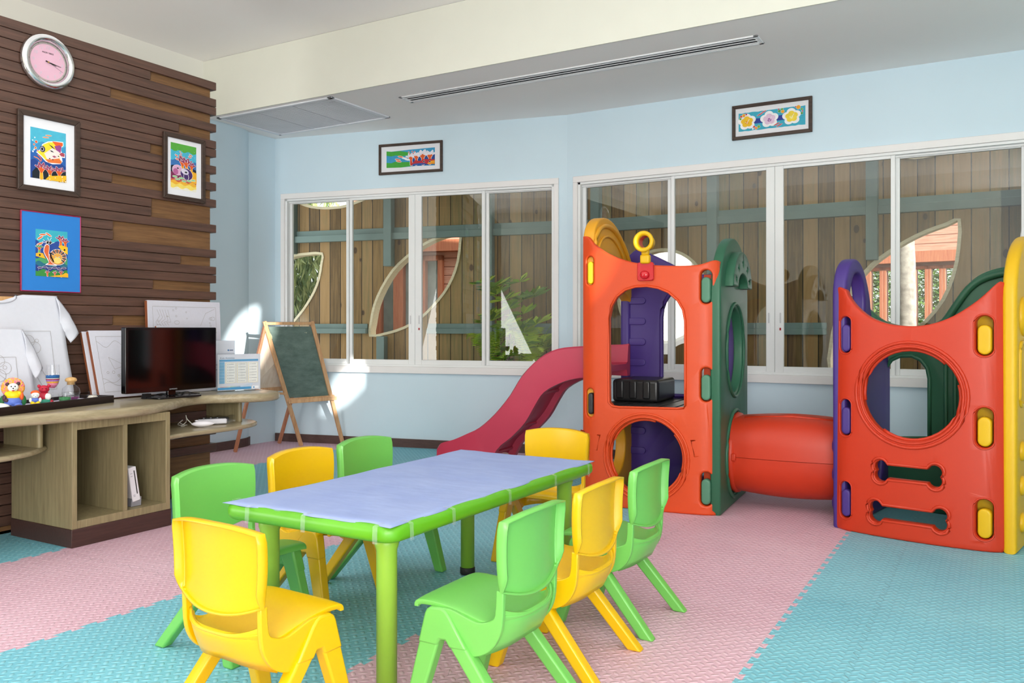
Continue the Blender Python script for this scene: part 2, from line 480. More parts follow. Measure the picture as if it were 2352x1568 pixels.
# curved column in the left corner
col = [(-6.07, 5.03)]+[(-6.07, 5.22), (-6.072, 5.34)]+[(-6.072-.13*(1-math.cos(a)), 5.34+.30*math.sin(a)) for a in [PI/2*k/8 for k in range(1, 9)]]+[(-6.26, 5.70), (-6.30, 6.1), (-6.6, 6.1), (-6.6, 5.03)]
bm = B(); add_prism(bm, col, -.12, SOFF); struct(obj('wall_left_column', bm, M_wall, smooth=True))
bm = B(); add_prism(bm, [(-6.6, 5.6), (-6.15, 5.6), (-6.15, 6.2), (-6.6, 6.2)], -.12, SOFF); struct(obj('wall_left_corner', bm, M_wall))
bm = B(); add_box(bm, XL-.15, XL, YF, 5.03, -.12, CEIL); struct(obj('wall_left', bm, M_white))
bm = B(); add_box(bm, XL-.5, XR, YS, 7.0, SOFF, CEIL+.1)
struct(obj('ceiling_soffit', bm, M_soff))
bm = B(); add_box(bm, XL-.15, XR+.1, YF, YS+.01, CEIL, CEIL+.1)
struct(obj('ceiling', bm, M_soff))
bm = B(); add_box(bm, XL, XR, YS-.012, YS, SOFF-.004, CEIL-.002); struct(obj('trim_fascia', bm, mat('fascia_cream', 'DEDED2', .8, .2, noise=.01)))
# right wall, out of frame; leaf openings added to shape the corner sun patches
def leaf(cx, cz, h, wd):
    out = []
    a = [(cx-wd*.5+wd*(math.sin(t*PI/2)), cz-h/2+h*(1-math.cos(t*PI/2))) for t in [k/10 for k in range(11)]]
    b = [(cx+wd*.5-wd*(math.sin(t*PI/2)), cz+h/2-h*(1-math.cos(t*PI/2))) for t in [k/10 for k in range(1, 10)]]
    return a+b
WR = Frame(XR, YF, PI/2)
me = plate_mesh([(0, -.12), (9.6, -.12), (9.6, CEIL), (0, CEIL)], [leaf(4.80, 2.70, .92, .62), leaf(5.83, 2.24, .58, .44)], .1, .0005)
o = objm('wall_right', me, M_white, None, (XR, YF, 0), (0, 0, PI/2)); struct(o)
for v in me.vertices: v.co.y = -v.co.y
bm = B(); add_box(bm, XR+.1, 4.2, 6.4, 6.9, -.25, 3.5); struct(obj('wall_sun_block_wing', bm, M_white))  # added unseen block that keeps sun off the fence
bm = B(); add_box(bm, XL-.15, 0.0, YF-.15, YF, -.12, CEIL); struct(obj('wall_front', bm, M_white))
# baseboards
def baseboard(name, pts, h=.078, t=.014):
    bm = B()
    for (x0, y0), (x1, y1) in zip(pts, pts[1:]):
        dx, dy = x1-x0, y1-y0; L = math.hypot(dx, dy); nx, ny = dy/L*t, -dx/L*t
        add_prism(bm, [(x0, y0), (x1, y1), (x1+nx, y1+ny), (x0+nx, y0+ny)], -.0, h)
    struct(obj(name, bm, M_base))
e1 = lambda s: W1.world(s, -.001)[:2]
baseboard('baseboard_back_left', [e1(.06), e1(BEND)])
baseboard('baseboard_back_right', [(XB, YB-.001), (XR-.05, YB-.001)])
baseboard('baseboard_left', [(x+.002, y) for x, y in col[:11]])

# --- windows
def window(name, F, a, b, cuts, labelside, latch_px, kinds):
    """a,b outer x of casing; cuts: list of (x0,x1) panes"""
    root = bpy.data.objects.new(name, None); COL.objects.link(root); root.location = (F.o[0], F.o[1], 0); root.rotation_euler = (0, 0, F.a); struct(root)
    zt, zb = 2.41, .685
    bm = B()       # casing on the wall face
    cw = .052
    add_box(bm, a, b, -.022, .0, zt-cw, zt); add_box(bm, a, a+cw*.8, -.022, 0, zb, zt-cw); add_box(bm, b-cw*.8, b, -.022, 0, zb, zt-cw)
    add_box(bm, a-.01, b+.01, -.035, 0, zb, zb+.062)
    obj('casing', bm, mat('casing_paint', 'EFEDEC', .5, .3, noise=.01), root, bevel=.003)
    bm = B()       # aluminium frame
    fa, fb = a+cw*.8, b-cw*.8; f0, f1 = zb+.062, zt-cw
    add_box(bm, fa, fb, -.006, .10, f1-.02, f1); add_box(bm, fa, fb, -.006, .10, f0, f0+.018)
    add_box(bm, fa, fa+.024, -.006, .10, f0, f1); add_box(bm, fb-.024, fb, -.006, .10, f0, f1)
    add_box(bm, fa, fb, .028, .034, f1-.035, f1-.02)
    obj('window_frame', bm, M_frame, root, bevel=.002)
    for i, (x0, x1) in enumerate(cuts):
        y0 = (.045, .012, .012, .045)[i]; s = .03
        L0 = x0-(s if i in (0, 1, 3) else s+.012); R0 = x1+(s if i in (0, 2, 3) else s+.012)
        if i == 1: R0 = (cuts[1][1]+cuts[2][0])/2-.0008
        if i == 2: L0 = (cuts[1][1]+cuts[2][0])/2+.0008
        z0, z1 = f0+.012, f1-.012; br = .05
        bm = B()
        add_box(bm, L0, x0, y0, y0+.03, z0, z1); add_box(bm, x1, R0, y0, y0+.03, z0, z1)
        add_box(bm, x0, x1, y0, y0+.03, z0, z0+br); add_box(bm, x0, x1, y0, y0+.03, z1-.03, z1)
        sash = obj('sash', bm, M_frame, root, bevel=.003)
        bm = B(); add_box(bm, x0-.004, x1+.004, y0+.013, y0+.017, z0+br-.004, z1-.03+.004)
        obj('pane', bm, M_glass, sash)
        if i in (1, 2):
            xc = x1+.022 if i == 1 else x0-.022
            bm = B(); add_prism(bm, rrect(xc-.011, xc+.011, 1.06, 1.24, .01), y0-.004, y0, 'y'); add_prism(bm, rrect(xc-.006, xc+.006, 1.14, 1.22, .005), y0-.005, y0-.004, 'y', mi=1)
            hd = obj('pull', bm, [M_frame, mat('pull_shadow', 'C9CACC', .5)], sash)
            if i == 2:
                bm = B(); add_box(bm, xc-.006, xc+.006, y0-.009, y0-.004, 1.085, 1.105); obj('latch', bm, mat('latch_red', 'A8202C', .4), hd)
    return root
c1 = [(W1.un(p, 600, .02)[0], W1.un(q, 600, .02)[0]) for p, q in ((668, 792), (810, 939), (969, 1107), (1121, 1266))]
window('window_1', W1, W1.un(647, 600)[0], W1.un(1284, 600)[0], c1, 0, 0, 0)
c2 = [(W2.un(p, 600, .02)[0], W2.un(q, 600, .02)[0]) for p, q in ((1343, 1531), (1550, 1760), (1800, 2046), (2066, 2346))]
window('window_2', W2, W2.un(1318, 600)[0], W2.un(2382, 600)[0], c2, 0, 0, 0)

# --- slot diffuser and return grille on the soffit
M_alu = mat('vent_aluminium', 'F0F1F3', .4, .5, noise=.01)
vt = thing('slot_diffuser', 'long narrow slotted air vent running across the soffit', 'air vent', (-2.755, 5.46, SOFF))
bm = B()
hx, hy = 1.425, .088
add_box(bm, -hx, hx, -hy, -hy+.022, -.008, 0); add_box(bm, -hx, hx, hy-.022, hy, -.008, 0); add_box(bm, -hx, -hx+.03, -hy, hy, -.008, 0); add_box(bm, hx-.03, hx, -hy, hy, -.008, 0)
obj('frame', bm, M_alu, vt, bevel=.002)
bm = B(); add_box(bm, -hx+.02, hx-.02, -hy+.02, hy-.02, -.0015, 0.0); obj('slot_backing', bm, mat('vent_dark', '6A6D72', .7), vt)
for k in range(3):
    y = -hy+.022+(k+.5)*(2*hy-.044)/3
    bm = B(); Mx = Matrix.Translation((0, y, -.006))@Matrix.Rotation(.25, 4, 'X'); add_box(bm, -hx+.02, hx-.02, -.0165, .0165, -.0015, .0015, Mx)
    obj('blade', bm, M_alu, vt)
gt = thing('return_grille', 'large square white louvred air grille in the soffit near the slat wall', 'air vent', (-5.30, 5.46, SOFF))
bm = B(); gx, gy = .67, .375
add_box(bm, -gx, gx, -gy, -gy+.035, -.012, 0); add_box(bm, -gx, gx, gy-.02, gy, -.012, 0); add_box(bm, -gx, -gx+.04, -gy, gy, -.012, 0); add_box(bm, gx-.05, gx, -gy, gy, -.012, 0)
M_grl = mat('grille_white', 'E4E6EC', .5, .4, noise=.01)
obj('frame', bm, M_grl, gt, bevel=.003)
bm = B(); add_box(bm, -gx+.03, gx-.04, -gy+.03, gy-.015, -.001, 0.0); obj('grille_backing', bm, mat('grille_dark', 'E2E4EA', .7), gt)
for p in range(3):
    xa = -gx+.04+p*(2*gx-.09)/3; xb = xa+(2*gx-.09)/3-.012
    bm = B()
    for k in range(34):
        y = -gy+.045+k*(2*gy-.07)/34
        Mx = Matrix.Translation((0, y, -.005))@Matrix.Rotation(.16, 4, 'X'); add_box(bm, xa, xb, -.0085, .0085, -.001, .001, Mx)
    add_box(bm, xa, xa+.005, -gy+.03, gy-.02, -.007, 0); add_box(bm, xb-.004, xb, -gy+.03, gy-.02, -.007, 0)
    obj('louvre_panel', bm, M_grl, gt)

# --- wooden slat partition
M_slat = wood('slat_dark_wood', '46322A', '66493D', 'y', .42, .8)
M_back = wood('slat_backing_wood', '604228', '86613C', 'y', .6, .8)
PX = -4.66; PYE = 3.968; PT = 2.787; DZ = .0575
part = bpy.data.objects.new('wall_slat_partition', None); COL.objects.link(part); part.location = (PX-.1, 3, 0); struct(part)
bm = B(); add_box(bm, -.22, .078, -2.6, PYE-3-.035, 0, PT-.006); obj('backing', bm, M_back, part)
bm = B()
full = {0, 2, 3, 5, 7, 8, 10, 12, 14, 17, 20, 22, 23, 25, 27, 29, 31, 33, 36, 39, 41, 43}
stops = {1: 3.452, 4: 3.176, 6: 3.666, 9: 3.452, 11: 3.60, 13: 3.186, 15: 3.459, 16: 3.459, 18: 3.192, 19: 3.192, 21: 3.678, 24: 3.47, 26: 3.66, 28: 3.19, 30: 3.45, 32: 3.3,
         34: 3.1, 35: 3.1, 37: 3.45, 38: 3.2, 40: 3.1, 42: 3.1, 44: 3.1, 45: 3.5, 46: 3.6, 47: 3.7}
for k in range(48):
    ye = PYE if k in full else stops[k]
    z1 = PT-DZ*k; z0 = z1-DZ+.0028
    add_box(bm, .076, .100, -2.6, ye-3, z0, z1)
    if k in full: add_box(bm, -.22, .076, PYE-3-.036, PYE-3-.0, z0, z1)
obj('slat_boards', bm, M_slat, part, bevel=.0035)
bm = B(); add_box(bm, .1, .115, -2.6, -.5, 0, .08); add_box(bm, .1, .112, .12, .9, 0, .07)
obj('skirting', bm, M_base, part)
# ================================================================== OUTSIDE
bm = B(); add_box(bm, -40, 30, 6.72, 60, -.35, -.25)
tag(obj('garden_ground', bm, mat('garden_earth', '6F6A5A', .95, .2, noise=.3, nscale=2)), 'bare garden ground beyond the plank fence', 'ground', kind='structure')

def fence_wood():
    m = bpy.data.materials.new('fence_boards'); m.use_nodes = True; n = NT(m)
    X, Y, Z = n.xyz(n.coord('Object')); BW = .142
    u = n.m('DIVIDE', n.m('ADD', X, 40.0), BW); idx = n.m('FLOOR', u); fr = n.m('FRACT', u)
    wnz = n.node('ShaderNodeTexWhiteNoise', noise_dimensions='1D'); n.l.new(idx, wnz.inputs['W']); r = wnz.outputs[0]
    cb = n.node('ShaderNodeCombineXYZ'); n.l.new(n.m('MULTIPLY', X, 14.0), cb.inputs[0]); n.l.new(n.m('ADD', n.m('MULTIPLY', Z, .9), n.m('MULTIPLY', r, 50.0)), cb.inputs[2]); n.l.new(n.m('MULTIPLY', r, 9.0), cb.inputs[1])
    g = n.noise(cb.outputs[0], 2.6, 6, .6)
    # knots
    cb2 = n.node('ShaderNodeCombineXYZ'); n.l.new(n.m('MULTIPLY', X, 1.0), cb2.inputs[0]); n.l.new(n.m('ADD', n.m('MULTIPLY', Z, .62), n.m('MULTIPLY', r, 30.0)), cb2.inputs[2])
    vo = n.node('ShaderNodeTexVoronoi'); vo.inputs['Scale'].default_value = 3.6; n.l.new(cb2.outputs[0], vo.inputs['Vector'])
    knot = n.m('LESS_THAN', vo.outputs['Distance'], .085); halo = n.m('LESS_THAN', vo.outputs['Distance'], .12)
    base = n.ramp(n.m('ADD', n.m('MULTIPLY', g, .5), n.m('MULTIPLY', r, .5)), [(.22, hexc('6A5232')), (.42, hexc('9A7A4C')), (.58, hexc('AE8A5C')), (.8, hexc('7E7850'))])
    c = n.mix(n.m('MULTIPLY', halo, .3), base, hexc('7A5A38')); c = n.mix(n.m('MULTIPLY', knot, .8), c, hexc('3E2C1C'))
    gap = n.m('LESS_THAN', n.m('ABSOLUTE', n.m('SUBTRACT', fr, .5)), .468)
    c = n.mix(gap, hexc('2A231A'), c); n.color(c); n.b.inputs['Roughness'].default_value = .8
    n.bump(gap, .6, .008); return m
M_fence = fence_wood()
M_beam = mat('beam_grey_green', '7C908C', .6, .3, noise=.08, nscale=5)
M_trimw = wood('pale_trim_wood', 'DCCBA4', 'F0E4C4', 'x', .6)
OFF = 1.8
FA = Frame(P1[0]-math.sin(ANG1)*OFF-math.cos(ANG1)*3, P1[1]+math.cos(ANG1)*OFF-math.sin(ANG1)*3, ANG1)
FB0 = Frame(XB-.19, YB+OFF, 0)
endA = FA.un(1300, 600)[0]
FB = Frame(*FA.world(endA, 0)[:2], 0)
FB = Frame(FB.o[0], YB+OFF+.02, 0)
FTOP = 3.35
def circ3(F, pts): return [F.un(x, y) for x, y in pts]
# openings traced on the fence plane (photograph points)
leafA = circ3(FA, [(849, 773), (850, 740), (858, 700), (875, 660), (900, 620), (930, 590), (965, 563), (1000, 545), (1030, 536), (1060, 530), (1060, 560), (1055, 600), (1042, 640), (1022, 675), (995, 707), (965, 735), (930, 755), (890, 768)])
leafB = circ3(FA, [(742, 580), (742, 605), (736, 640), (725, 670), (708, 700), (688, 727), (655, 760), (600, 775), (560, 780), (560, 740), (575, 690), (600, 640), (635, 600), (672, 585), (705, 580)])
topA = circ3(FA, [(690, 470), (715, 478), (745, 481), (770, 480), (800, 475), (860, 450), (870, 430), (680, 430), (676, 460)])
leafC = circ3(FB, [(2207, 502), (2170, 512), (2125, 528), (2080, 550), (2040, 575), (2000, 605), (1965, 645), (1935, 690), (1915, 740), (1905, 790), (1903, 850), (1960, 838), (2020, 815), (2080, 780), (2130, 740), (2170, 690), (2195, 630), (2206, 570)])
topC = circ3(FB, [(2020, 345), (2064, 361), (2100, 366), (2140, 360), (2180, 350), (2230, 325), (2240, 310), (2010, 310)])
cc = FB.un(1520, 680); circC = ellipse(cc[0], cc[1], .50, .50, 40)
def shrink(loop, d):
    cx = sum(p[0] for p in loop)/len(loop); cz = sum(p[1] for p in loop)/len(loop)
    return [(p[0], min(p[1], FTOP-.02)) for p in loop]
def fence(F, L, loops, name, label, beams, posts):
    t = thing(name, label, 'fence', (F.o[0], F.o[1], -.25), F.a)
    loops = [shrink(l, 0) for l in loops]
    lz = [[(x, z+.25) for x, z in l] for l in loops]
    plate('board_panel', [(0, 0), (L, 0), (L, FTOP+.25), (0, FTOP+.25)], lz, .03, M_fence, t, .001)
    for z in beams:
        bm = B(); add_box(bm, 0, L, -.07, -.003, z+.25-.055, z+.25+.02); add_box(bm, 0, L, -.025, -.003, z+.25+.02, z+.25+.085)
        # cut the beam where an opening crosses it is left to the trim
        obj('rail', bm, M_beam, t, bevel=.003)
    for x, za, zb in posts:
        bm = B(); add_box(bm, x-.05, x+.05, -.10, -.003, za, zb); obj('post', bm, M_beam, t, bevel=.004)
    for l in lz:
        n = len(l); bm = B(); ins = []
        cx = sum(p[0] for p in l)/n; cz = sum(p[1] for p in l)/n
        area = sum(l[i][0]*l[(i+1) % n][1]-l[(i+1) % n][0]*l[i][1] for i in range(n))
        sg = 1 if area > 0 else -1
        for i in range(n):
            a, b = Vector(l[i-1]), Vector(l[(i+1) % n]); d = (b-a).normalized(); nn = Vector((-d.y, d.x))*sg
            ins.append((l[i][0]+nn.x*.03, l[i][1]+nn.y*.03))
        V = [[bm.verts.new((p[0], y, p[1])) for p in src] for src, y in ((l, -.012), (ins, -.012), (ins, .13), (l, .13))]
        for q in range(4):
            A, C = V[q], V[(q+1) % 4]
            for i in range(n): bm.faces.new((A[i], A[(i+1) % n], C[(i+1) % n], C[i]))
        obj('opening_trim', bm, M_trimw, t, smooth=True)
    return t
def rails_split(F, L, loops, z): pass
zA, zA2 = 2.20, 1.10
def post(F, px, y0=None, y1=None):
    return (F.un(px, 600)[0], 0 if y0 is None else F.un(px, y0)[1]+.25, FTOP+.2 if y1 is None else F.un(px, y1)[1]+.25)
pA = [post(FA, 676, 584), post(FA, 898, 612), post(FA, 882, None, 772), post(FA, 1127)]
pB = [post(FB, 1374), post(FB, 1641), post(FB, 2005, 598), post(FB, 2400)]
SA = smoothline
fence(FA, endA, [SA(leafA, 2, True), SA(leafB, 2, True), SA(topA, 2, True)], 'plank_fence',
      'vertical plank fence with leaf shaped openings outside the left window', [2.19], pA)
fence(FB, 9.0, [SA(leafC, 2, True), SA(topC, 2, True), circC], 'plank_fence',
      'vertical plank fence with a round and a leaf opening outside the right window', [2.20], pB)
# lower rails run in pieces between the openings
def rail_piece(F, x0, x1, z, par):
    bm = B(); add_box(bm, x0, x1, -.07, -.003, z+.25-.04, z+.25+.02); add_box(bm, x0, x1, -.025, -.003, z+.25+.02, z+.25+.075)
    obj('rail', bm, M_beam, par, bevel=.003)
fA, fB = [o for o in COL.objects if o.name.startswith('plank_fence')]
rail_piece(FA, FA.un(715, 755)[0], FA.un(846, 755)[0], 1.08, fA)
rail_piece(FA, FA.un(985, 755)[0], endA-.02, 1.08, fA)
rail_piece(FB, FB.un(1640, 755)[0], FB.un(1900, 755)[0], 1.08, fB)
rail_piece(FB, FB.un(2150, 755)[0], 8.5, 1.08, fB)

# added roof and end wall, out of view, keeping sun off the fence
bm = B(); add_box(bm, -9.5, 5.0, 6.95, 7.75, 3.0, 3.12)
tag(obj('alley_shade_roof', bm, mat('shade_roof_sheet', '8E8A80', .8)), 'added unseen eave over the alley that shades the fence', 'roof', kind='structure')
bm = B(); add_box(bm, 3.6, 3.7, 6.6, 8.6, -.25, 3.3)
tag(obj('wall_sun_block_end', bm, M_fence), 'added unseen plank end wall blocking sun from the alley', 'wall', kind='structure')
# --- reddish timber lodge behind the fence
M_sid = bpy.data.materials.new('lodge_siding'); M_sid.use_nodes = True; n = NT(M_sid)
X, Y, Z = n.xyz(n.coord('Object')); fz = n.m('FRACT', n.m('DIVIDE', n.m('ADD', Z, 5.0), .13))
sd = n.ramp(n.noise(n.coord('Object', (1.5, 1.5, 14)), 3, 4), [(.3, hexc('CC8E76')), (.7, hexc('E2B09A'))])
n.color(n.mix(n.m('LESS_THAN', fz, .08), sd, hexc('7A3E28'))); n.bump(n.m('LESS_THAN', fz, .08), .8, -.01)
M_red = wood('lodge_red_timber', 'B8664A', 'D08862', 'z', .5)
M_dglass = mat('lodge_glass', '8C9C9A', .12, .8, noise=.35, nscale=2.5)
def lodge(F, Wd, H, label, doors, hz, solid=True):
    t = thing('timber_lodge', label, 'building', (F.o[0], F.o[1], -.25), F.a)
    bm = B(); 
    if solid:
        xs = [0]+[v for d in doors for v in d]+[Wd]
        for k in range(0, len(xs), 2):
            if xs[k+1]-xs[k] > .01: add_box(bm, xs[k], xs[k+1], 0, .25, 0, hz)
    add_box(bm, 0, Wd, 0, .25, hz, H); obj('wall', bm, M_sid, t)
    for x0, x1 in doors:
        bm = B(); fw = min(.10, (x1-x0)*.22)
        add_box(bm, x0, x0+fw, -.08, 0.1, 0, hz); add_box(bm, x1-fw, x1, -.08, .1, 0, hz); add_box(bm, x0, x1, -.08, .1, hz-fw, hz); add_box(bm, x0, x1, -.08, .1, 0, .12); add_box(bm, x0, x1, -.075, .1, .62, .70)
        d = obj('glass_door', bm, M_red, t, bevel=.005)
        bm = B(); add_box(bm, x0+fw, x1-fw, .03, .035, .12, hz-fw); obj('pane', bm, M_glass if not solid else M_dglass, d)
    bm = B(); add_box(bm, 0, Wd, -.25, 0, hz+.05, hz+.22); obj('fascia_board', bm, M_red, t)
    bm = B(); add_box(bm, -.3, Wd+.3, -.35, .5, H, H+.16); obj('roof', bm, M_red, t)
    return t
pl = at(800, 754, 13.2); LF = Frame(pl.x, pl.y, ANG1+.04)
lx = lambda p: LF.un(p, 600)[0]
lodge(LF, lx(1130), 4.0, 'reddish timber lodge with glass doors seen through the big leaf opening of the left window', [(lx(820), lx(868)), (lx(868), lx(919)), (lx(919), lx(970)), (lx(970), lx(1020))], LF.un(980, 588)[1]+.25)
pl = at(1900, 754, 14.0); LG = Frame(pl.x, pl.y, -.08)
lx = lambda p: LG.un(p, 600)[0]
lodge(LG, lx(2300), 4.6, 'reddish timber pavilion with a row of tall glass doors seen through the right window', [(lx(1960), lx(1995)), (lx(1995), lx(2030)), (lx(2030), lx(2065)), (lx(2065), lx(2099)), (lx(2099), lx(2133)), (lx(2133), lx(2166)), (lx(2166), lx(2200))], LG.un(2100, 612)[1]+.25, False)
# pale building seen through the round opening
t = thing('white_pavilion', 'bright white garden building behind the round fence opening', 'building', (at(1440, 754, 13)[0]-.7, at(1440, 754, 13)[1]+1.2, -.25), .1)
bm = B(); add_box(bm, 0, 2.4, 0, .2, 0, 3.6); obj('wall', bm, mat('render_white', 'F2F0EA', .8), t)
for k in range(2):
    bm = B(); add_box(bm, .3+k*1.1, .42+k*1.1, -.06, 0, 0, 3.3); obj('post', bm, M_red, t)
bm = B(); add_box(bm, -.2, 2.6, -.4, -.2, .55, 1.15); obj('planter_wall', bm, M_red, t)
# palm trunk
pt = at(2078, 754, 11.5)
t = thing('palm_trunk', 'pale grey ringed palm trunk standing before the timber pavilion', 'tree', (pt.x, pt.y, -.25))
bm = B()
add_tube(bm, [(0.02*math.sin(k*.3), 0, k*.25) for k in range(22)], [.13+.006*(k % 2)-.0008*k for k in range(22)], 14)
obj('trunk', bm, mat('palm_bark', 'A8A096', .9, .2, noise=.25, nscale=14, bump=.6, bscale=30), t)

# --- foliage
def leaf_cloud(bm, n, cx, cy, cz, rx, ry, rz, L, Wd, droop=0, mi=3, rnd=random):
    for i in range(n):
        a = rnd.random()*2*PI; b = math.acos(2*rnd.random()-1); r = rnd.random()**.4
        c = Vector((cx+rx*r*math.sin(b)*math.cos(a), cy+ry*r*math.sin(b)*math.sin(a), cz+rz*r*math.cos(b)))
        yaw = rnd.random()*2*PI; pitch = -droop+(rnd.random()-.5)*1.2
        d = Vector((math.cos(yaw)*math.cos(pitch), math.sin(yaw)*math.cos(pitch), math.sin(pitch)))
        s = d.cross(Vector((rnd.random()-.5, rnd.random()-.5, 1))).normalized()
        l = L*(.7+.6*rnd.random()); ww = Wd*(.7+.6*rnd.random())
        up = d.cross(s)*l*.08
        vs = [bm.verts.new(p) for p in (c, c+d*l*.45+s*ww+up, c+d*l, c+d*l*.45-s*ww+up)]
        f = bm.faces.new(vs); f.material_index = rnd.randrange(mi)
def leafmat(name, hx):
    m = mat(name, hx, .45, .4, noise=.15, nscale=8)
    return m
G = [leafmat('leaf_light', '9BB765'), leafmat('leaf_mid', '6F9446'), leafmat('leaf_dark', '48692F')]
Gw = [leafmat('willow_light', 'C3D08E'), leafmat('willow_mid', 'A4B874'), leafmat('willow_dark', '7D955A')]
Gy = [leafmat('fern_yellow', 'B4CC3C'), leafmat('fern_green', '8DB32E'), leafmat('fern_deep', '5E8A26')]
# willow behind the left opening
pw = at(600, 700, 13.0)
t = thing('willow_tree', 'light green willow with hanging leaves beyond the left fence openings', 'tree', (pw.x-.6, pw.y, -.25))
bm = B(); add_tube(bm, [(0, .5, 0), (.1, .5, 2), (0, .4, 4.5)], [.16, .13, .07], 10); obj('trunk', bm, mat('bark_brown', '7A6650', .9, noise=.2), t)
bm = B(); leaf_cloud(bm, 15000, 0, 0, 2.4, 2.2, 1.0, 2.3, .22, .022, 1.2); obj('foliage', bm, Gw, t, recalc=False)
# dark shrubs beyond the right fence; hedge trees stand in for door glass reflections
for k, (px, d, h) in enumerate(((1850, 11.2, 1.5), (2010, 16.6, 3.2), (2150, 17.0, 3.4), (1690, 11.5, 1.5))):
    p = at(px, 754, d)
    t = thing('garden_shrub', ['leafy green shrub in the garden left of the low play tower', 'tall green hedge tree standing in for the door glass reflection left of the palm trunk', 'tall green hedge tree standing in for the door glass reflection right of the palm trunk', 'leafy green shrub behind the tunnel side of the fence'][k], 'shrub', (p.x, p.y, -.25))
    bm = B(); rr_ = .45 if k in (0, 3) else .85; leaf_cloud(bm, 5000 if k in (1, 2) else 2200, 0, 0, h*.55, rr_, rr_*.8, h*.5, .12, .03, .2); obj('foliage', bm, G, t, recalc=False)
    bm = B(); add_tube(bm, [(0, 0, 0), (.03, 0, h*.5)], .04, 8); obj('stem', bm, MATS['bark_brown'], t)
# plants added outside to stand in for a plant reflection in the left window
def frond(bm, base, yaw, L, lift, wd, mi):
    pts = []; c = Vector(base)
    for k in range(15):
        s = k/14; r = L*s; z = lift*math.sin(s*PI*.62)*1.05-.25*L*s*s
        pts.append(c+Vector((math.cos(yaw)*r, math.sin(yaw)*r, z)))
    side = Vector((-math.sin(yaw), math.cos(yaw), 0))
    for k in range(1, 14):
        d = (pts[k+1]-pts[k]).normalized(); ll = wd*math.sin(PI*(k/14)**.8)
        for sg in (-1, 1):
            for q in (0, .5):
                o0 = pts[k]+(pts[k+1]-pts[k])*q
                tip = o0+side*sg*ll+d*ll*.45+Vector((0, 0, -.15*ll))
                f = bm.faces.new([bm.verts.new(v) for v in (o0-d*.006, tip, o0+d*.012)]); f.material_index = mi
rnd = random.Random(4)
for j, (px, py, d, n_, L, nm, lab) in enumerate(((1118, 830, 8.55, 11, .5, 'fern', 'yellow green fern added to stand in for a reflection in the left window'),
                                          (1215, 850, 8.35, 14, .4, 'fern', 'low bright fern standing in for reflected plants at the right end of the left window'))):
    p = at(px, py, d); t = thing(nm, lab, 'plant', (p.x, p.y, -.25), 0)
    bm = B()
    h0 = p.z+.25
    for i in range(n_): frond(bm, (0, 0, h0-.05), rnd.random()*2*PI, L*(.7+.5*rnd.random()), .30+.25*rnd.random(), .10, rnd.randrange(2))
    obj('fronds', bm, Gy, t, recalc=False)
    bm = B(); add_tube(bm, [(0, 0, 0), (0, 0, h0)], .02, 8); obj('stem', bm, MATS['bark_brown'], t)
p = at(1180, 740, 8.6); t = thing('reflection_shrub', 'broad leaved shrub behind the ferns, standing in for a reflection in the left window', 'plant', (p.x, p.y, -.25))
bm = B()
for i in range(34):
    a = rnd.random()*2*PI; r = rnd.random()**.6*.42; z = .95+rnd.random()*.88
    c = Vector((math.cos(a)*r, math.sin(a)*r*.5, z+.0))
    for k in range(9):
        yaw = 2*PI*k/9+rnd.random(); L = .17*(.8+.5*rnd.random()); dd = Vector((math.cos(yaw), math.sin(yaw)*.8, .35*math.sin(yaw*1.3)+.25)).normalized(); s = dd.cross(Vector((0, -.6, 1))).normalized()*.034
        f = bm.faces.new([bm.verts.new(v) for v in (c, c+dd*L*.6+s, c+dd*L, c+dd*L*.6-s)]); f.material_index = rnd.randrange(3)
obj('foliage', bm, Gy, t, recalc=False)
bm = B()
for k in range(5): add_tube(bm, [(.03*k-.06, 0, 0), (.08*k-.16, 0, 1.3)], .008, 6)
obj('stems', bm, MATS['bark_brown'], t)
# ================================================================== TABLE AND CHAIRS
M_tg = mat('table_green', '5CA81A', .38, .5, noise=.03)
M_leg = mat('table_leg_green', '8AB83A', .4, .5, noise=.04)
M_blk = mat('black_rubber', '161616', .6)
TX0, TX1, TY0, TY1, TZ = -2.205, -1.50, 1.895, 3.30, .53
tb = thing('activity_table', 'long low green plastic children table with four round legs', 'table', ((TX0+TX1)/2, (TY0+TY1)/2, 0))
tw, tl = (TX1-TX0)/2, (TY1-TY0)/2
me = plate_mesh(rrect(-tw, tw, -tl, tl, .055, 8), [], .052, .022, 4)
bm = B(); bm.from_mesh(me); bmesh.ops.remove_doubles(bm, verts=bm.verts[:], dist=1e-5)
for v in bm.verts: v.co = (v.co.x, v.co.z, TZ-.052+v.co.y)
obj('tabletop', bm, M_tg, tb, smooth=True)
for sx in (-1, 1):
    for sy in (-1, 1):
        x = (tw-.085) if sx > 0 else -(tw-.135); y = sy*(tl-.14) if sy > 0 else -(tl-.085)
        bm = B(); add_lathe(bm, [(.031, .03), (.031, .44), (.036, .455), (.036, .485)], x, y, 28); L = obj('leg', bm, M_leg, tb)
        bm = B(); add_lathe(bm, [(.030, 0), (.034, .004), (.034, .028), (.031, .032)], x, y, 24); obj('foot_cap', bm, M_blk, L)
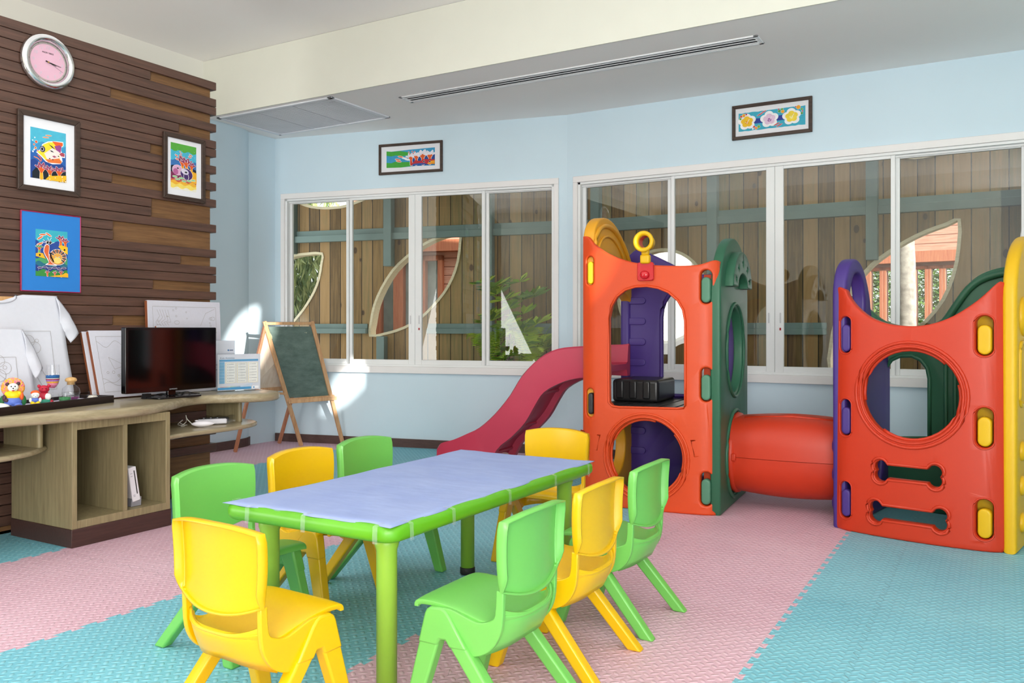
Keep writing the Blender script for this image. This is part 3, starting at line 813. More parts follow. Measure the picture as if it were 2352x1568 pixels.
# lilac sheet taped over the top
M_sheet = bpy.data.materials.new('sheet_lilac'); M_sheet.use_nodes = True; n = NT(M_sheet)
n.color(n.ramp(n.noise(n.coord(), 5, 5), [(.3, hexc('8898C6')), (.7, hexc('94A3CC'))])); n.b.inputs['Roughness'].default_value = .75
n.bump(n.noise(n.coord('Object', (1, 2.5, 1)), 3.5, 3), .25, .02)
cl = thing('table_cover', 'lilac blue sheet taped over the green children table', 'tablecloth', ((TX0+TX1)/2, (TY0+TY1)/2, TZ+.0012))
bm = B()
rs = random.Random(3)
def sheet(u, v):
    x = (u*2-1); y = (v*2-1)
    w_ = tw-.014+.002*math.sin(7*y+1)+.0025*math.sin(17*y); l_ = tl-.012+.004*math.sin(6*x)+.003*math.sin(15*x)
    corner = max(0, abs(x)*abs(y)-.86)/.14
    e = max(abs(x), abs(y)); ed = max(0, (e-.965)/.035)
    return (x*(w_+.006*corner), y*(l_+.010*corner), .0016-.006*ed*ed*(1-.5*corner)+.0012*math.sin(4*x+2*y)*math.sin(5*y)*(1-ed)+.0012)
grid(bm, sheet, 40, 70)
obj('sheet', bm, M_sheet, cl, solid=.0012, soff=1)
M_tape = mat('clear_tape', 'C9D6D0', .15, .6, noise=0); M_tape.node_tree.nodes['Principled BSDF'].inputs['Alpha'].default_value = .22
def tape(x, y, nx, ny, wd=.018):
    tx, ty = -ny, nx; bm = B(); prof = [(-.03, .0035), (-.004, .0035), (.009, -.001), (.0105, -.028), (.0105, -.05)]
    a = [[bm.verts.new((x+nx*o+tx*s*wd/2, y+ny*o+ty*s*wd/2, z)) for s in (-1, 1)] for o, z in prof]
    for p, q in zip(a, a[1:]): bm.faces.new((p[0], p[1], q[1], q[0]))
    obj('tape', bm, M_tape, cl)
for x in (-.22, .02, .30): tape(x, -tl, 0, -1)
for y in (-.62, -.40, -.05, .30, .60): tape(tw, y, 1, 0)
tape(-tw, -.64, -1, 0); tape(tw-.03, tl-.01, .3, 1); tape(-.1, tl, 0, 1)

# --- chair
M_cy = mat('plastic_yellow', 'DCB000', .33, .5, noise=.015); M_cy.node_tree.nodes['Principled BSDF'].inputs['Subsurface Weight'].default_value = 0
M_cg = mat('plastic_light_green', '6CB854', .36, .5, noise=.02)
M_cg2 = mat('plastic_mid_green', '79BE48', .36, .5, noise=.02)
def chair(m, label):
    t = thing('child_chair', label, 'chair', group='small plastic chairs around the low table')
    bm = B()
    cen = smoothline([(.172, .316), (.171, .325), (.160, .331), (.12, .333), (.06, .328), (.0, .316), (-.05, .303), (-.09, .297), (-.122, .304), (-.140, .322)], 3)
    def seatf(u, v):
        s = u*2-1; k = v*(len(cen)-1); i = min(int(k), len(cen)-2); f = k-i
        y = cen[i][0]*(1-f)+cen[i+1][0]*f; z = cen[i][1]*(1-f)+cen[i+1][1]*f
        back = max(0, (v-.55)/.45)
        hw = .160-.012*back
        a = abs(s)**3
        y += a*.045*back; z += a*(.012*back)-(abs(s)**6)*.004*(1-back)
        return (s*(hw-.008*(1-back)), y, z)
    grid(bm, seatf, 20, len(cen)-1)
    seat = obj('seat', bm, m, t, solid=.014, soff=0, smooth=True, bevel=.004)
    # side wings sweeping down from the seat and up to the backrest
    outer = smoothline([(.085, .262), (.045, .232), (.005, .212), (-.035, .212), (-.075, .232), (-.103, .268), (-.116, .315), (-.120, .40)], 3)
    inner = smoothline([(-.098, .40), (-.094, .335), (-.078, .315), (-.04, .305), (0, .315), (.05, .328), (.10, .325)], 3)
    for sx in (-1, 1):
        bm = B(); add_prism(bm, outer+inner, -.008, .008, 'x')
        for v in bm.verts:
            k = max(0, min(1, (-v.co.y)/.12)); v.co.x += sx*(.157-.006*k)
        obj('side_wing', bm, m, seat, bevel=.003)
    # lower shell lip joining both wings behind
    bm = B()
    def lip(u, v):
        s = u*2-1; return (s*.152, -.140+.045*abs(s)**3+.036*(1-v)**1.5, .238-.018*s*s+(.084+.030*abs(s)**3+.018*s*s)*v)
    grid(bm, lip, 16, 4); obj('seat_shell', bm, m, seat, solid=.007, soff=0)
    # backrest: dished skin with a rim turned backwards
    bm = B(); NU, NV = 16, 10
    def bk(u, v):
        s = u*2-1; zb = .372+.030*abs(s)**2.2; zt = .598-.016*abs(s)**2.5
        hw = .166-.009*(1-v)**2-.012*max(0, v-.9)*3
        z = zb+(zt-zb)*v
        y = -.132+.004*v-.020*(v-.35)**2+.026*s*s
        return Vector((s*hw, y, z))
    vs = grid(bm, bk, NU, NV)
    loop = [vs[i][0] for i in range(NU)]+[vs[NU][j] for j in range(NV)]+[vs[i][NV] for i in range(NU, 0, -1)]+[vs[0][j] for j in range(NV, 0, -1)]
    cz = .485
    r1 = [bm.verts.new(v.co+Vector((math.copysign(.004, v.co.x) if abs(v.co.x) > .145 else 0, -.005, .004 if v.co.z > cz+.09 else (-.003 if v.co.z < .42 else 0)))) for v in loop]
    r2 = [bm.verts.new(v.co+Vector((0, -.026 if v.co.z > .43 else -.008-.018*max(0, (v.co.z-.40)/.03), 0))) for v in r1]
    n_ = len(loop)
    for i in range(n_):
        j = (i+1) % n_
        for A, C in ((loop, r1), (r1, r2)):
            f = bm.faces.new((A[i], A[j], C[j], C[i])); f.smooth = True
    obj('backrest', bm, m, t, solid=.006, soff=0, smooth=True)
    for sx in (-1, 1):
        for prof, nm in (([(.125, .322), (.060, .300), (.150, 0), (.195, 0)], 'front'), ([(.118, .312), (.050, .304), (-.208, 0), (-.158, 0)], 'rear')):
            bm = B()
            for k, (p0, p1) in enumerate(((.0, 1.0),)):
                add_prism(bm, prof, -.020, .020, 'x')
            for v in bm.verts:
                v.co.x += sx*(.148+.026*(1-v.co.z/.32))
            obj('leg', bm, m, t, bevel=.007, seg=3)
    for sx in (-1, 1):
        bm = B(); add_prism(bm, [(.1475, .225), (.130, .306), (.124, .318), (.112, .326), (.074, .328), (.060, .322), (.046, .308), (-.014, .228), (.042, .225), (.056, .243), (.076, .243), (.083, .225)], -.0205, .0205, 'x')
        for v in bm.verts: v.co.x += sx*(.150+.026*(1-v.co.z/.32))
        obj('leg_bracket', bm, m, seat, bevel=.006)
    return t
def copy_tree(o, parent=None, swap=None):
    c = o.copy(); COL.objects.link(c); c.parent = parent
    if swap and c.type == 'MESH':
        c.data = swap.setdefault(c.data.name, None) or c.data
    for ch in list(o.children): copy_tree(ch, c, swap)
    return c
proto_y = chair(M_cy, 'yellow plastic child chair at the near end of the table, seen from behind')
proto_g = chair(M_cg, 'light green plastic child chair at the near right corner of the table, seen from behind')
CH = [(proto_y, -1.750, 1.625, math.radians(-3), None),
      (proto_g, -1.262, 2.075, math.radians(90), None),
      (proto_y, -1.262, 2.525, math.radians(90.5), 'yellow plastic child chair between the two green ones on the right side of the table'),
      (proto_g, -1.262, 2.985, math.radians(90), 'green plastic child chair on the right side of the table nearest the arched orange tower'),
      (proto_g, -2.328, 2.080, math.radians(-91.5), 'light green plastic child chair at the left side nearest the wooden cabinet'),
      (proto_y, -2.368, 2.555, math.radians(-91.5), 'yellow plastic child chair between the two green ones on the left side of the table'),
      (proto_g, -2.375, 2.965, math.radians(-91.5), 'green plastic child chair farthest along the left side of the table'),
      (proto_y, -1.895, 3.575, math.radians(181), 'yellow plastic child chair at the far end of the table near the slide')]
used = set()
for p, x, y, r, lab in CH:
    c = p if p.name not in used else copy_tree(p)
    used.add(p.name); c.location = (x, y, 0); c.rotation_euler = (0, 0, r)
    if lab: c['label'] = lab

# ================================================================== WALL CABINET UNIT
M_oak = wood('washed_oak', '7C7052', '9C8F6C', 'z', .42, .9)
M_oakt = wood('washed_oak_top', '8F8366', 'ADA083', 'y', .25, .8)
M_oakin = MATS['washed_oak']
M_plinth = wood('plinth_dark', '3A2622', '4B322C', 'y', .4)
CF, CB, CY0, CY1, CT = -4.016, -4.552, 2.525, 3.100, .634
cab = thing('open_cabinet', 'washed oak cabinet with two open compartments under the long counter', 'cabinet', ((CF+CB)/2, (CY0+CY1)/2, 0))
ox, oy = (CF+CB)/2, (CY0+CY1)/2
def cb(bm, x0, x1, y0, y1, z0, z1): add_box(bm, x0-ox, x1-ox, y0-oy, y1-oy, z0, z1)
pz = .092
for nm, a in (('side_panel', (CB, CF, CY0, CY0+.028, pz, CT)), ('side_panel', (CB, CF, CY1-.028, CY1, pz, CT)), ('divider', (CB, CF-.002, 2.812, 2.836, pz+.04, CT-.03)),
              ('bottom_panel', (CB, CF, CY0+.028, CY1-.028, pz, pz+.04)), ('top_rail', (CB, CF, CY0+.028, CY1-.028, CT-.045, CT)), ('back_panel', (CB, CB+.012, CY0+.028, CY1-.028, pz+.04, CT-.045))):
    bm = B(); cb(bm, *a); obj(nm, bm, M_oak, cab, bevel=.0015)
bm = B(); cb(bm, CB, CF+.004, CY0-.004, CY1+.004, 0, pz); obj('plinth', bm, M_plinth, cab, bevel=.002)
# counter with wavy rounded front
front = smoothline([(-4.03, .9), (-4.02, 1.5), (-4.008, 2.17), (-3.98, 2.44), (-3.94, 2.66), (-3.945, 2.87), (-4.05, 3.13), (-4.20, 3.37), (-4.225, 3.52), (-4.13, 3.66), (-4.04, 3.79), (-4.045, 3.93), (-4.13, 4.03), (-4.28, 4.075)], 5)
back = [(-4.50, 4.08), (-4.68, 4.05), (-4.70, 3.975), (-4.552, 3.975), (-4.552, .9)]
loop = front+back
me = plate_mesh([(x+4.3, y-2.8) for x, y in loop], [], .054, .022, 4)
bm = B(); bm.from_mesh(me); bmesh.ops.remove_doubles(bm, verts=bm.verts[:], dist=1e-5)
for v in bm.verts: v.co = (v.co.x, v.co.z, v.co.y)
ct = obj('counter', bm, M_oakt, None, (-4.3, 2.8, .634), smooth=True)
tag(ct, 'long washed oak counter with a wavy rounded front edge along the slat wall', 'countertop')
WT = .688
def side_shelf(name, label, pts, post):
    t = thing(name, label, 'shelf', (post[0], post[1], .475))
    me = plate_mesh([(x-post[0], y-post[1]) for x, y in pts], [], .026, .011, 3)
    bm = B(); bm.from_mesh(me); bmesh.ops.remove_doubles(bm, verts=bm.verts[:], dist=1e-5)
    for v in bm.verts: v.co = (v.co.x, v.co.z, v.co.y)
    obj('board', bm, M_oakt, t, smooth=True)
    bm = B(); add_prism(bm, rrect(-.30, .02, -.016, .016, .015, 4), .026, .160); obj('upright', bm, M_oak, t, smooth=True)
    return t
sr = side_shelf('low_shelf', 'small rounded oak shelf under the right end of the counter holding game controllers',
           smoothline([(-4.02, 3.102), (-4.05, 3.25), (-4.045, 3.45), (-4.06, 3.68), (-4.13, 3.84), (-4.25, 3.92), (-4.40, 3.95)], 4)+[(-4.552, 3.95), (-4.552, 3.102)], (-4.25, 3.80))
bm = B(); add_box(bm, -.20, .06, -.655, -.625, .026, .160); obj('upright', bm, M_oak, sr, bevel=.01)
side_shelf('low_shelf', 'small rounded oak shelf under the counter at the left edge of the photo',
           [(-4.552, 2.521), (-4.552, .9), (-4.03, .9)]+smoothline([(-4.03, 1.4), (-4.02, 2.1), (-4.045, 2.27), (-4.11, 2.40), (-4.22, 2.521)], 4), (-4.19, 2.46))
# ================================================================== PLAY TOWERS
M_or = mat('toy_orange', 'CE4618', .42, .4, noise=.02, bump=.08, bscale=500)
M_or2 = mat('toy_red_orange', 'C23417', .42, .4, noise=.02, bump=.08, bscale=500)
M_yel = mat('toy_yellow', 'DCAE10', .42, .4, noise=.02, bump=.08, bscale=500)
M_amb = mat('toy_amber', 'DA9A22', .42, .4, noise=.02)
M_pur = mat('toy_purple', '45307C', .42, .4, noise=.03, bump=.08, bscale=500)
M_grn = mat('toy_green', '2F6249', .42, .4, noise=.03, bump=.08, bscale=500)
M_grl2 = mat('toy_clip_green', '4E7F66', .45, .4, noise=.03)
M_bk = mat('toy_black', '1E1E20', .35, .5, noise=.05)
M_slide = mat('toy_crimson', 'B4344E', .38, .45, noise=.03)
M_redc = mat('clear_red', 'C01220', .12, .6, noise=.02)
def ridge(bm, loop, r, y, closed=True):
    add_tube(bm, [(p[0], y, p[1]) for p in loop], r, 8, closed=closed)
def pill(cx, cz, w_, h_, n=8):
    r = w_/2; return rrect(cx-r, cx+r, cz-h_/2, cz+h_/2, r*.98, n)
def warpf(W, amt, corner=.10):
    def f(co):
        u = min(max(co.x/W, 0), 1); y = co.y-amt*(1-(2*u-1)**2)
        e = min(u, 1-u)*W
        if e < corner: y += .035*((corner-e)/corner)**2
        return Vector((co.x, y, co.z))
    return f
def slices(W): return [W*k/16 for k in range(1, 16)]+[.02, .04, .06, .08, W-.08, W-.06, W-.04, W-.02]

# ---------------- arched tower
T1 = Frame(-1.43-.86*math.cos(math.radians(4)), 4.85-.86*math.sin(math.radians(4)), math.radians(4)); TW1 = .86
t1 = thing('play_tower', 'tall plastic play tower with arched orange front, green side and yellow top', 'play tower', (T1.o[0], T1.o[1], 0), T1.a)
g4 = lambda x, y: (1300+x/2.119, 480+y/2.119)
u1 = lambda x, y, yl=-.02: T1.un(*g4(x, y), yl)
wf1 = warpf(TW1, .03)
topl = smoothline([(0.0, u1(70, 128)[1]), (.05, u1(100, 133)[1]), u1(135, 170), u1(180, 203), u1(240, 232), u1(300, 252), u1(360, 264), u1(430, 272), u1(500, 275), u1(580, 275), u1(650, 268), u1(695, 252), (TW1-.02, u1(735, 245)[1]), (TW1, u1(735, 247)[1]-.005)], 3)
outer = [(.02, .0), (TW1-.02, .0), (TW1, .03)]+topl[::-1]+[(0, .03)]
arch = [u1(208, 940), u1(207, 800), u1(207, 660), u1(207, 530), u1(220, 470), u1(248, 425), u1(290, 393), u1(340, 378), u1(395, 375), u1(450, 384), u1(500, 405), u1(545, 445), u1(570, 490), u1(580, 545), u1(580, 700), u1(580, 850), u1(580, 955), u1(572, 968), u1(540, 970), u1(400, 966), u1(260, 963), u1(225, 958)]
cA = u1(387, 1208); rA = .232
circ = ellipse(cA[0], cA[1], rA, rA, 44)
zs = [u1(678, y)[1] for y in (377, 855, 1365)]
xr = u1(678, 855)[0]; xlft = .062
slotsR = [pill(xr, z, .066, .20) for z in zs]
zl = [u1(104, 300)[1], u1(104, 943)[1]]
slotsL = [pill(xlft, z, .055, .18) for z in zl]
def notch(bm): pass
fp = plate('front_panel', outer, [arch, circ]+slotsR+slotsL, .06, M_or, t1, .011, wf1, slices(TW1), sharp=55)
def ridge_obj(loops, rads, m, par, wf, name='moulded_rim', y=0.0):
    bm = B()
    for lp, r in zip(loops, rads):
        lp = [(*p,) for p in lp]; pts = [wf(Vector((p[0], y, p[1]))) if wf else Vector((p[0], y, p[1])) for p in lp]
        add_tube(bm, pts, r, 8, closed=True)
    return obj(name, bm, m, par)
ridge_obj([ellipse(cA[0], cA[1], rA+.032, rA+.032, 44), ellipse(cA[0], cA[1], rA+.012, rA+.012, 44)], [.008, .007], M_or, fp, wf1)
ridge_obj([smoothline(arch, 1, True)], [.007], M_or, fp, wf1)
hp = [u1(607, 1127), u1(727, 1120), u1(722, 1198), u1(625, 1203)]
ridge_obj([smoothline(hp, 1, True)], [.006], M_or, fp, wf1, 'hand_hold')
ridge_obj([smoothline([(TW1-.02-p[0], p[1]) for p in hp], 1, True)], [.006], M_or, fp, wf1, 'hand_hold')
def clip(cx, cz, w_, h_, m, par, wf, y0=-.018, name='clip'):
    c = wf(Vector((cx, 0, cz))) if wf else Vector((cx, 0, cz))
    me = plate_mesh(pill(0, 0, w_, h_), [], .05, .01, 3); bm = B(); bm.from_mesh(me)
    bmesh.ops.remove_doubles(bm, verts=bm.verts[:], dist=1e-5)
    for v in bm.verts: v.co += Vector((c.x, c.y+y0+.02, c.z))
    return obj(name, bm, m, par, smooth=True)
for z in zs: clip(xr-.002, z-.018, .054, .150, M_grl2, t1, wf1)
clip(xlft+.004, zl[0]-.012, .040, .140, M_yel, t1, wf1); clip(xlft+.004, zl[1]-.005, .034, .135, M_bk, t1, wf1)
# corner posts behind the slots
for x in (.028, TW1-.10):
    bm = B(); add_box(bm, x, x+.075, .075, .085, .03, 1.42); obj('corner_post', bm, M_or, t1)
# green side wall (right), outline in (y, z)
def side_plate(name, outer, holes, thick, m, par, xl, bev=.012):
    me = plate_mesh(outer, holes, thick, bev)
    bm = B(); bm.from_mesh(me); bpy.data.meshes.remove(me); bmesh.ops.remove_doubles(bm, verts=bm.verts[:], dist=1e-5)
    for v in bm.verts: v.co = Vector((xl-v.co.y, v.co.x, v.co.z))      # outer face at x = xl
    o = obj(name, bm, m, par, smooth=True); return o
D = .86
arcg = [(D/2+(D/2-.01)*math.cos(a), 1.30+.365*math.sin(a)) for a in [PI*k/24 for k in range(25)]]
gz = T1.unx(1679, 804, TW1)
gout = [(.03, 0), (D-.03, 0), (D-.01, .03)]+arcg+[(.01, .03)]
gh = ellipse(.44, gz[1], .235, .265, 40)
gl = ellipse(.44, .315, .245, .245, 40)
gs = side_plate('side_panel', gout, [gh, gl], .06, M_grn, t1, TW1+.012)
def ridge_side(loops, rads, m, par, x):
    bm = B()
    for lp, r in zip(loops, rads): add_tube(bm, [(x, p[0], p[1]) for p in lp], r, 8, closed=True)
    return obj('moulded_rim', bm, m, par)
ridge_side([ellipse(.44, gz[1], .262, .292, 40), ellipse(.44, .315, .272, .272, 40)], [.010, .012], M_grn, gs, TW1+.014)
# hood with leaf cut-outs over the window
cy_, cz_ = .44, 1.355
ho = [(cy_+.30*math.cos(a), cz_+.225*math.sin(a)) for a in [PI*k/24 for k in range(25)]]
hi = [(cy_+.145*math.cos(a), cz_+.085*math.sin(a)) for a in [PI-PI*k/16 for k in range(17)]]
lv = []
for a in (18, 52, 90, 128, 162):
    a = math.radians(a); c = (cy_+.225*math.cos(a), cz_+.155*math.sin(a)); ca, sa = math.cos(a), math.sin(a)
    lv.append([(c[0]+(p*ca-q*sa)*.9, c[1]+(p*sa+q*ca)*.75) for p, q in ((.04, 0), (.012, .008), (.004, .022), (-.006, .008), (-.028, .012), (-.018, 0), (-.028, -.012), (-.006, -.008), (.004, -.022), (.012, -.008))])
hood = side_plate('window_hood', ho+hi, lv, .07, M_grn, gs, TW1+.062, .010)
# yellow side wall (left)
ytop = smoothline([(0.03, 1.60), (.04, 1.70), (.10, 1.775), (.20, 1.815), (.33, 1.82), (.46, 1.79), (.60, 1.72), (.72, 1.62), (.80, 1.52), (.835, 1.42)], 3)
yo = [(.03, 0), (D-.03, 0)]+ytop[::-1]
yh = [(.16, .60), (.825, .60), (.825, 1.20)]+[(.4925+.3325*math.cos(a), 1.20+.16*math.sin(a)) for a in [PI*k/14 for k in range(1, 14)]]+[(.16, 1.20)]
ysd = side_plate('side_panel', yo, [yh, ellipse(.45, .30, .2, .2, 30)], .075, M_amb, t1, .078)
bm = B(); add_tube(bm, [(.082, p[0], p[1]-.055) for p in ytop[2:-2]], .016, 8); obj('moulded_rim', bm, M_amb, ysd)
bm = B(); add_tube(bm, [(.082, p[0]*.86+.055, p[1]-.12) for p in ytop[3:-3]], .010, 8); obj('moulded_rim', bm, M_amb, ysd)
# purple back wall
pt_ = smoothline([(.04, 1.60), (.12, 1.66), (.22, 1.62), (.34, 1.56), (.46, 1.50), (.58, 1.47), (.70, 1.48), (TW1-.03, 1.52)], 3)
po = [(.03, 0), (TW1-.02, 0)]+pt_[::-1]
ub = lambda x, y: T1.un(1380+x/4.354, 640+y/4.354, D-.08)
pal = ub(606, 600)[0]
par_ = pal+.33
ph = [(pal+.02, .635), (par_-.02, .635), (par_, .66), (par_, 1.18)]+[((pal+par_)/2+(par_-pal)/2*math.cos(a), 1.18+.20*math.sin(a)) for a in [PI*k/12 for k in range(1, 12)]]+[(pal, 1.18), (pal, .66)]
lows = [[(p[0], p[1]) for p in ellipse(.52, .50, .13, .035, 24)], ellipse(.60, .36, .15, .055, 24), ellipse(.60, .14, .16, .05, 24)]
pb = plate('back_panel', po, [ph]+lows, .07, M_pur, t1, .012, None, None, None, None, None, 50)
for v in pb.data.vertices: v.co.y += D-.08
ridge_obj([smoothline(ph, 1, True)], [.014], M_pur, pb, None, y=D-.082)
for k, z in enumerate([ub(360, y)[1] for y in (220, 425, 630, 835)]+[.52, .38, .24]):
    cx = ub(360, 400)[0]; me = plate_mesh(pill(0, 0, .05, .13), [], .016, .005, 3); bm = B(); bm.from_mesh(me)
    for v in bm.verts: v.co = Vector((cx+v.co.z, D-.090+v.co.y, z+v.co.x))
    bmesh.ops.remove_doubles(bm, verts=bm.verts[:], dist=1e-5); obj('moulded_rung', bm, M_pur, pb, smooth=True)
bm = B(); add_box(bm, -.0, .07, D-.10, D-.01, .02, 1.55); obj('corner_post', bm, M_pur, t1, bevel=.02)
# black deck and step
bm = B()
for k in range(7):
    x0 = .08+k*.10; add_box(bm, x0, x0+.092, .065, D-.09, .585, .618)
add_box(bm, .08, TW1-.06, .065, D-.09, .56, .598); obj('deck', bm, M_bk, t1, bevel=.006)
bm = B(); add_box(bm, .085, .40, .35, D-.10, .618, .765); stp = obj('step_box', bm, M_bk, t1, bevel=.022, seg=4)
bm = B()
for k in range(3): add_box(bm, .115+k*.09, .165+k*.09, .338, .36, .64, .757)
obj('rib', bm, M_bk, stp, bevel=.010, seg=3)
# spyglass on the front panel
ux, uz = u1(393, 320); 
bm = B(); add_prism(bm, rrect(ux-.05, ux+.05, u1(385, 350)[1], u1(385, 268)[1]+.01, .014), -.052, -.026, 'y'); sp = obj('spyglass_base', bm, M_redc, t1, bevel=.004)
bm = B(); zk = u1(385, 322)[1]
add_ball(bm, (ux-.003, -.058, zk), (.030, .014, .026), 10); obj('knob', bm, M_redc, sp)
bm = B(); z0 = u1(385, 268)[1]; z1 = u1(385, 205)[1]
add_box(bm, ux-.028, ux+.032, -.075, -.030, z0, z0+.055); add_box(bm, ux-.022, ux+.026, -.07, -.035, z0+.05, z1+.02)
sb = obj('spyglass_bracket', bm, M_yel, t1, bevel=.012, seg=3)
bm = B(); zc = u1(393, 163)[1]; Mx = Matrix.Translation((ux+.002, -.05, zc))@Matrix.Rotation(PI/2, 4, 'X')
add_lathe(bm, [(.044, -.05), (.046, .03), (.060, .035), (.064, .045), (.060, .055), (.050, .057), (.040, .050), (.036, .02), (.036, -.05)], 0, 0, 30, False, 0, Mx)
obj('spyglass_tube', bm, M_yel, t1)
bm = B(); add_lathe(bm, [(.0355, .015), (.0345, -.049)], 0, 0, 30, False, 0, Mx); obj('spyglass_lining', bm, M_or, t1)

# ---------------- slide
sl = thing('toy_slide', 'curved crimson plastic slide coming down left from the arched play tower', 'slide', T1.world(-.6, .45), T1.a)
g6 = lambda x, y: (980+x/5.004, 780+y/5.004)
YN, YFAR = .24, .68
us = lambda x, y: T1.un(*g6(x, y), YN)
top = smoothline([(.10, us(1760, 75)[1]+.012), (.05, us(1760, 75)[1]+.006), us(1760, 75), us(1500, 105), us(1300, 205), us(1100, 400), us(950, 640), us(780, 850), us(600, 1010), us(450, 1085), us(300, 1150), us(160, 1190), us(122, 1240)], 3)
bot = smoothline([(.10, us(1760, 440)[1]+.0), (.05, us(1760, 440)[1]), us(1760, 440), us(1550, 490), us(1350, 600), us(1250, 740), us(1130, 950), us(970, 1120), us(800, 1270), (us(620, 1400)[0], .035), (us(450, 1400)[0], .02), (us(260, 1400)[0], .0), (us(130, 1400)[0]-.02, .0)], 3)
N = len(top)
OX, OY = -.6, .45
bm = B()
Wt = .035
def ring(i):
    tx, tz = top[i][0]-OX, top[i][1]; bx, bz = bot[i][0]-OX, bot[i][1]
    def P(y, s): return (bx+(tx-bx)*s, y-OY, bz+(tz-bz)*s)
    bed = .38
    return [P(YN, 0.0), P(YN-.004, .12), P(YN-.004, .95), P(YN+.008, 1.0), P(YN+Wt-.008, 1.0), P(YN+Wt, .93), P(YN+Wt+.02, bed+.05), P(YN+Wt+.05, bed),
            P(YFAR-Wt-.05, bed), P(YFAR-Wt-.02, bed+.05), P(YFAR-Wt, .93), P(YFAR-Wt+.008, 1), P(YFAR-.008, 1), P(YFAR+.004, .95), P(YFAR+.004, .12), P(YFAR, 0), P(YFAR-.05, 0.0), P(YFAR-.07, .2), P(YN+.07, .2), P(YN+.05, 0.0)]
rg = [[bm.verts.new(p) for p in ring(i)] for i in range(N)]
K = len(rg[0])
for i in range(N-1):
    for k in range(K):
        f = bm.faces.new((rg[i][k], rg[i][(k+1) % K], rg[i+1][(k+1) % K], rg[i+1][k])); f.smooth = True
bm.faces.new(rg[0]); bm.faces.new(rg[-1][::-1])
obj('chute', bm, M_slide, sl, smooth=True)
for i0 in (8, 14, 20, 25):
    bm = B(); bx, bz = bot[i0][0]-OX, bot[i0][1]; tx, tz = top[i0][0]-OX, top[i0][1]
    q = Vector((bx+(tx-bx)*.2, 0, bz+(tz-bz)*.2)); nxt = Vector((bot[i0+1][0]-bot[i0][0], 0, bot[i0+1][1]-bot[i0][1])).normalized()
    add_box(bm, -.012, .012, YN+.06-OY, YFAR-.06-OY, -.02, .012, Matrix.Translation(q)@Matrix.Rotation(-math.atan2(nxt.z, nxt.x), 4, 'Y'))
    obj('stiffening_rib', bm, M_slide, sl, bevel=.006)

# ---------------- low tower
A2 = math.radians(-10.4); TW2 = .838
T2 = Frame(-.804, 4.895, A2)
def inner_lip(c, r, arcs, m, par, wf):
    for a0, a1 in arcs:
        bm = B(); add_tube(bm, [wf(Vector((c[0]+(r-.004)*math.cos(math.radians(a)), .028, c[1]+(r-.004)*math.sin(math.radians(a))))) for a in [a0+(a1-a0)*k/16 for k in range(17)]], .009, 8)
        obj('thread_lip', bm, m, par)
inner_lip(cA, rA, ((75, 215), (-60, 40)), M_or, fp, wf1)
t2 = thing('play_tower', 'low red orange play tower with a round window and two bone shaped holes', 'play tower', (T2.o[0], T2.o[1], 0), A2)
g5 = lambda x, y: (1860+x/2.12, 560+y/2.12)
u2 = lambda x, y, yl=-.03: T2.un(*g5(x, y), yl)
wf2 = warpf(TW2, .05)
tp = smoothline([(0.0, u2(107, 208)[1]), (.035, u2(140, 207)[1]), u2(170, 225), u2(185, 255), u2(225, 305), u2(290, 355), u2(370, 386), u2(450, 398), u2(530, 399), u2(610, 385), u2(700, 350), u2(790, 292), u2(850, 242), u2(905, 187), (TW2-.02, u2(955, 181)[1]), (TW2, u2(960, 190)[1])], 3)
outer = [(.02, 0), (TW2-.02, 0), (TW2, .03)]+tp[::-1]+[(0, .03)]
cc2 = u2(488, 735); r2 = .238
def bone(c, L, H, n=9):
    r = H*.30; pts = []
    for sx, cz, a0, a1 in ((1, -1, 199.5, 401.8), (1, 1, -41.8, 160.5), (-1, 1, 19.5, 221.8), (-1, -1, 138.2, 340.5)):
        for k in range(n+1):
            a = math.radians(a0+(a1-a0)*k/n); pts.append((c[0]+sx*(L/2-r)+r*math.cos(a), c[1]+cz*(H/2-r)+r*math.sin(a)))
    return pts
b1, b2 = u2(478, 1118), u2(476, 1322)
bo = [bone(b1, .325, .112), bone(b2, .375, .112)]
zs2 = [u2(848, y)[1] for y in (447, 897, 1345)]
zs3 = [u2(158, y)[1] for y in (442, 845, 1246)]
xr2 = u2(846, 897)[0]; xl2 = .075
slR = [pill(xr2, z, .074, .196) for z in zs2]; slL = [pill(xl2, z, .062, .196) for z in zs3]
fp2 = plate('front_panel', outer, [ellipse(cc2[0], cc2[1], r2, r2, 44)]+bo+slR+slL, .06, M_or2, t2, .011, wf2, slices(TW2), sharp=55)
ridge_obj([ellipse(cc2[0], cc2[1], r2+.034, r2+.034, 44), ellipse(cc2[0], cc2[1], r2+.012, r2+.012, 44), bone(b1, .352, .138), bone(b2, .402, .138)], [.009, .007, .008, .008], M_or2, fp2, wf2)
for cx_, w_, zz in [(xr2, .088, z) for z in zs2]+[(xl2, .074, z) for z in zs3]: ridge_obj([pill(cx_, zz, w_, .211)], [.004], M_or2, fp2, wf2, 'slot_rim')
inner_lip(cc2, r2, ((45, 190), (235, 375)), M_or2, fp2, wf2)
for z in zs2: clip(xr2, z-.020, .062, .146, M_yel, t2, wf2)
for z in zs3: clip(xl2+.002, z-.018, .046, .146, M_pur, t2, wf2)
for x in (.05, TW2-.15):
    bm = B(); add_box(bm, x, x+.08, .078, .088, .03, 1.2); obj('corner_post', bm, M_yel if x > .3 else M_pur, t2)
D2 = .84
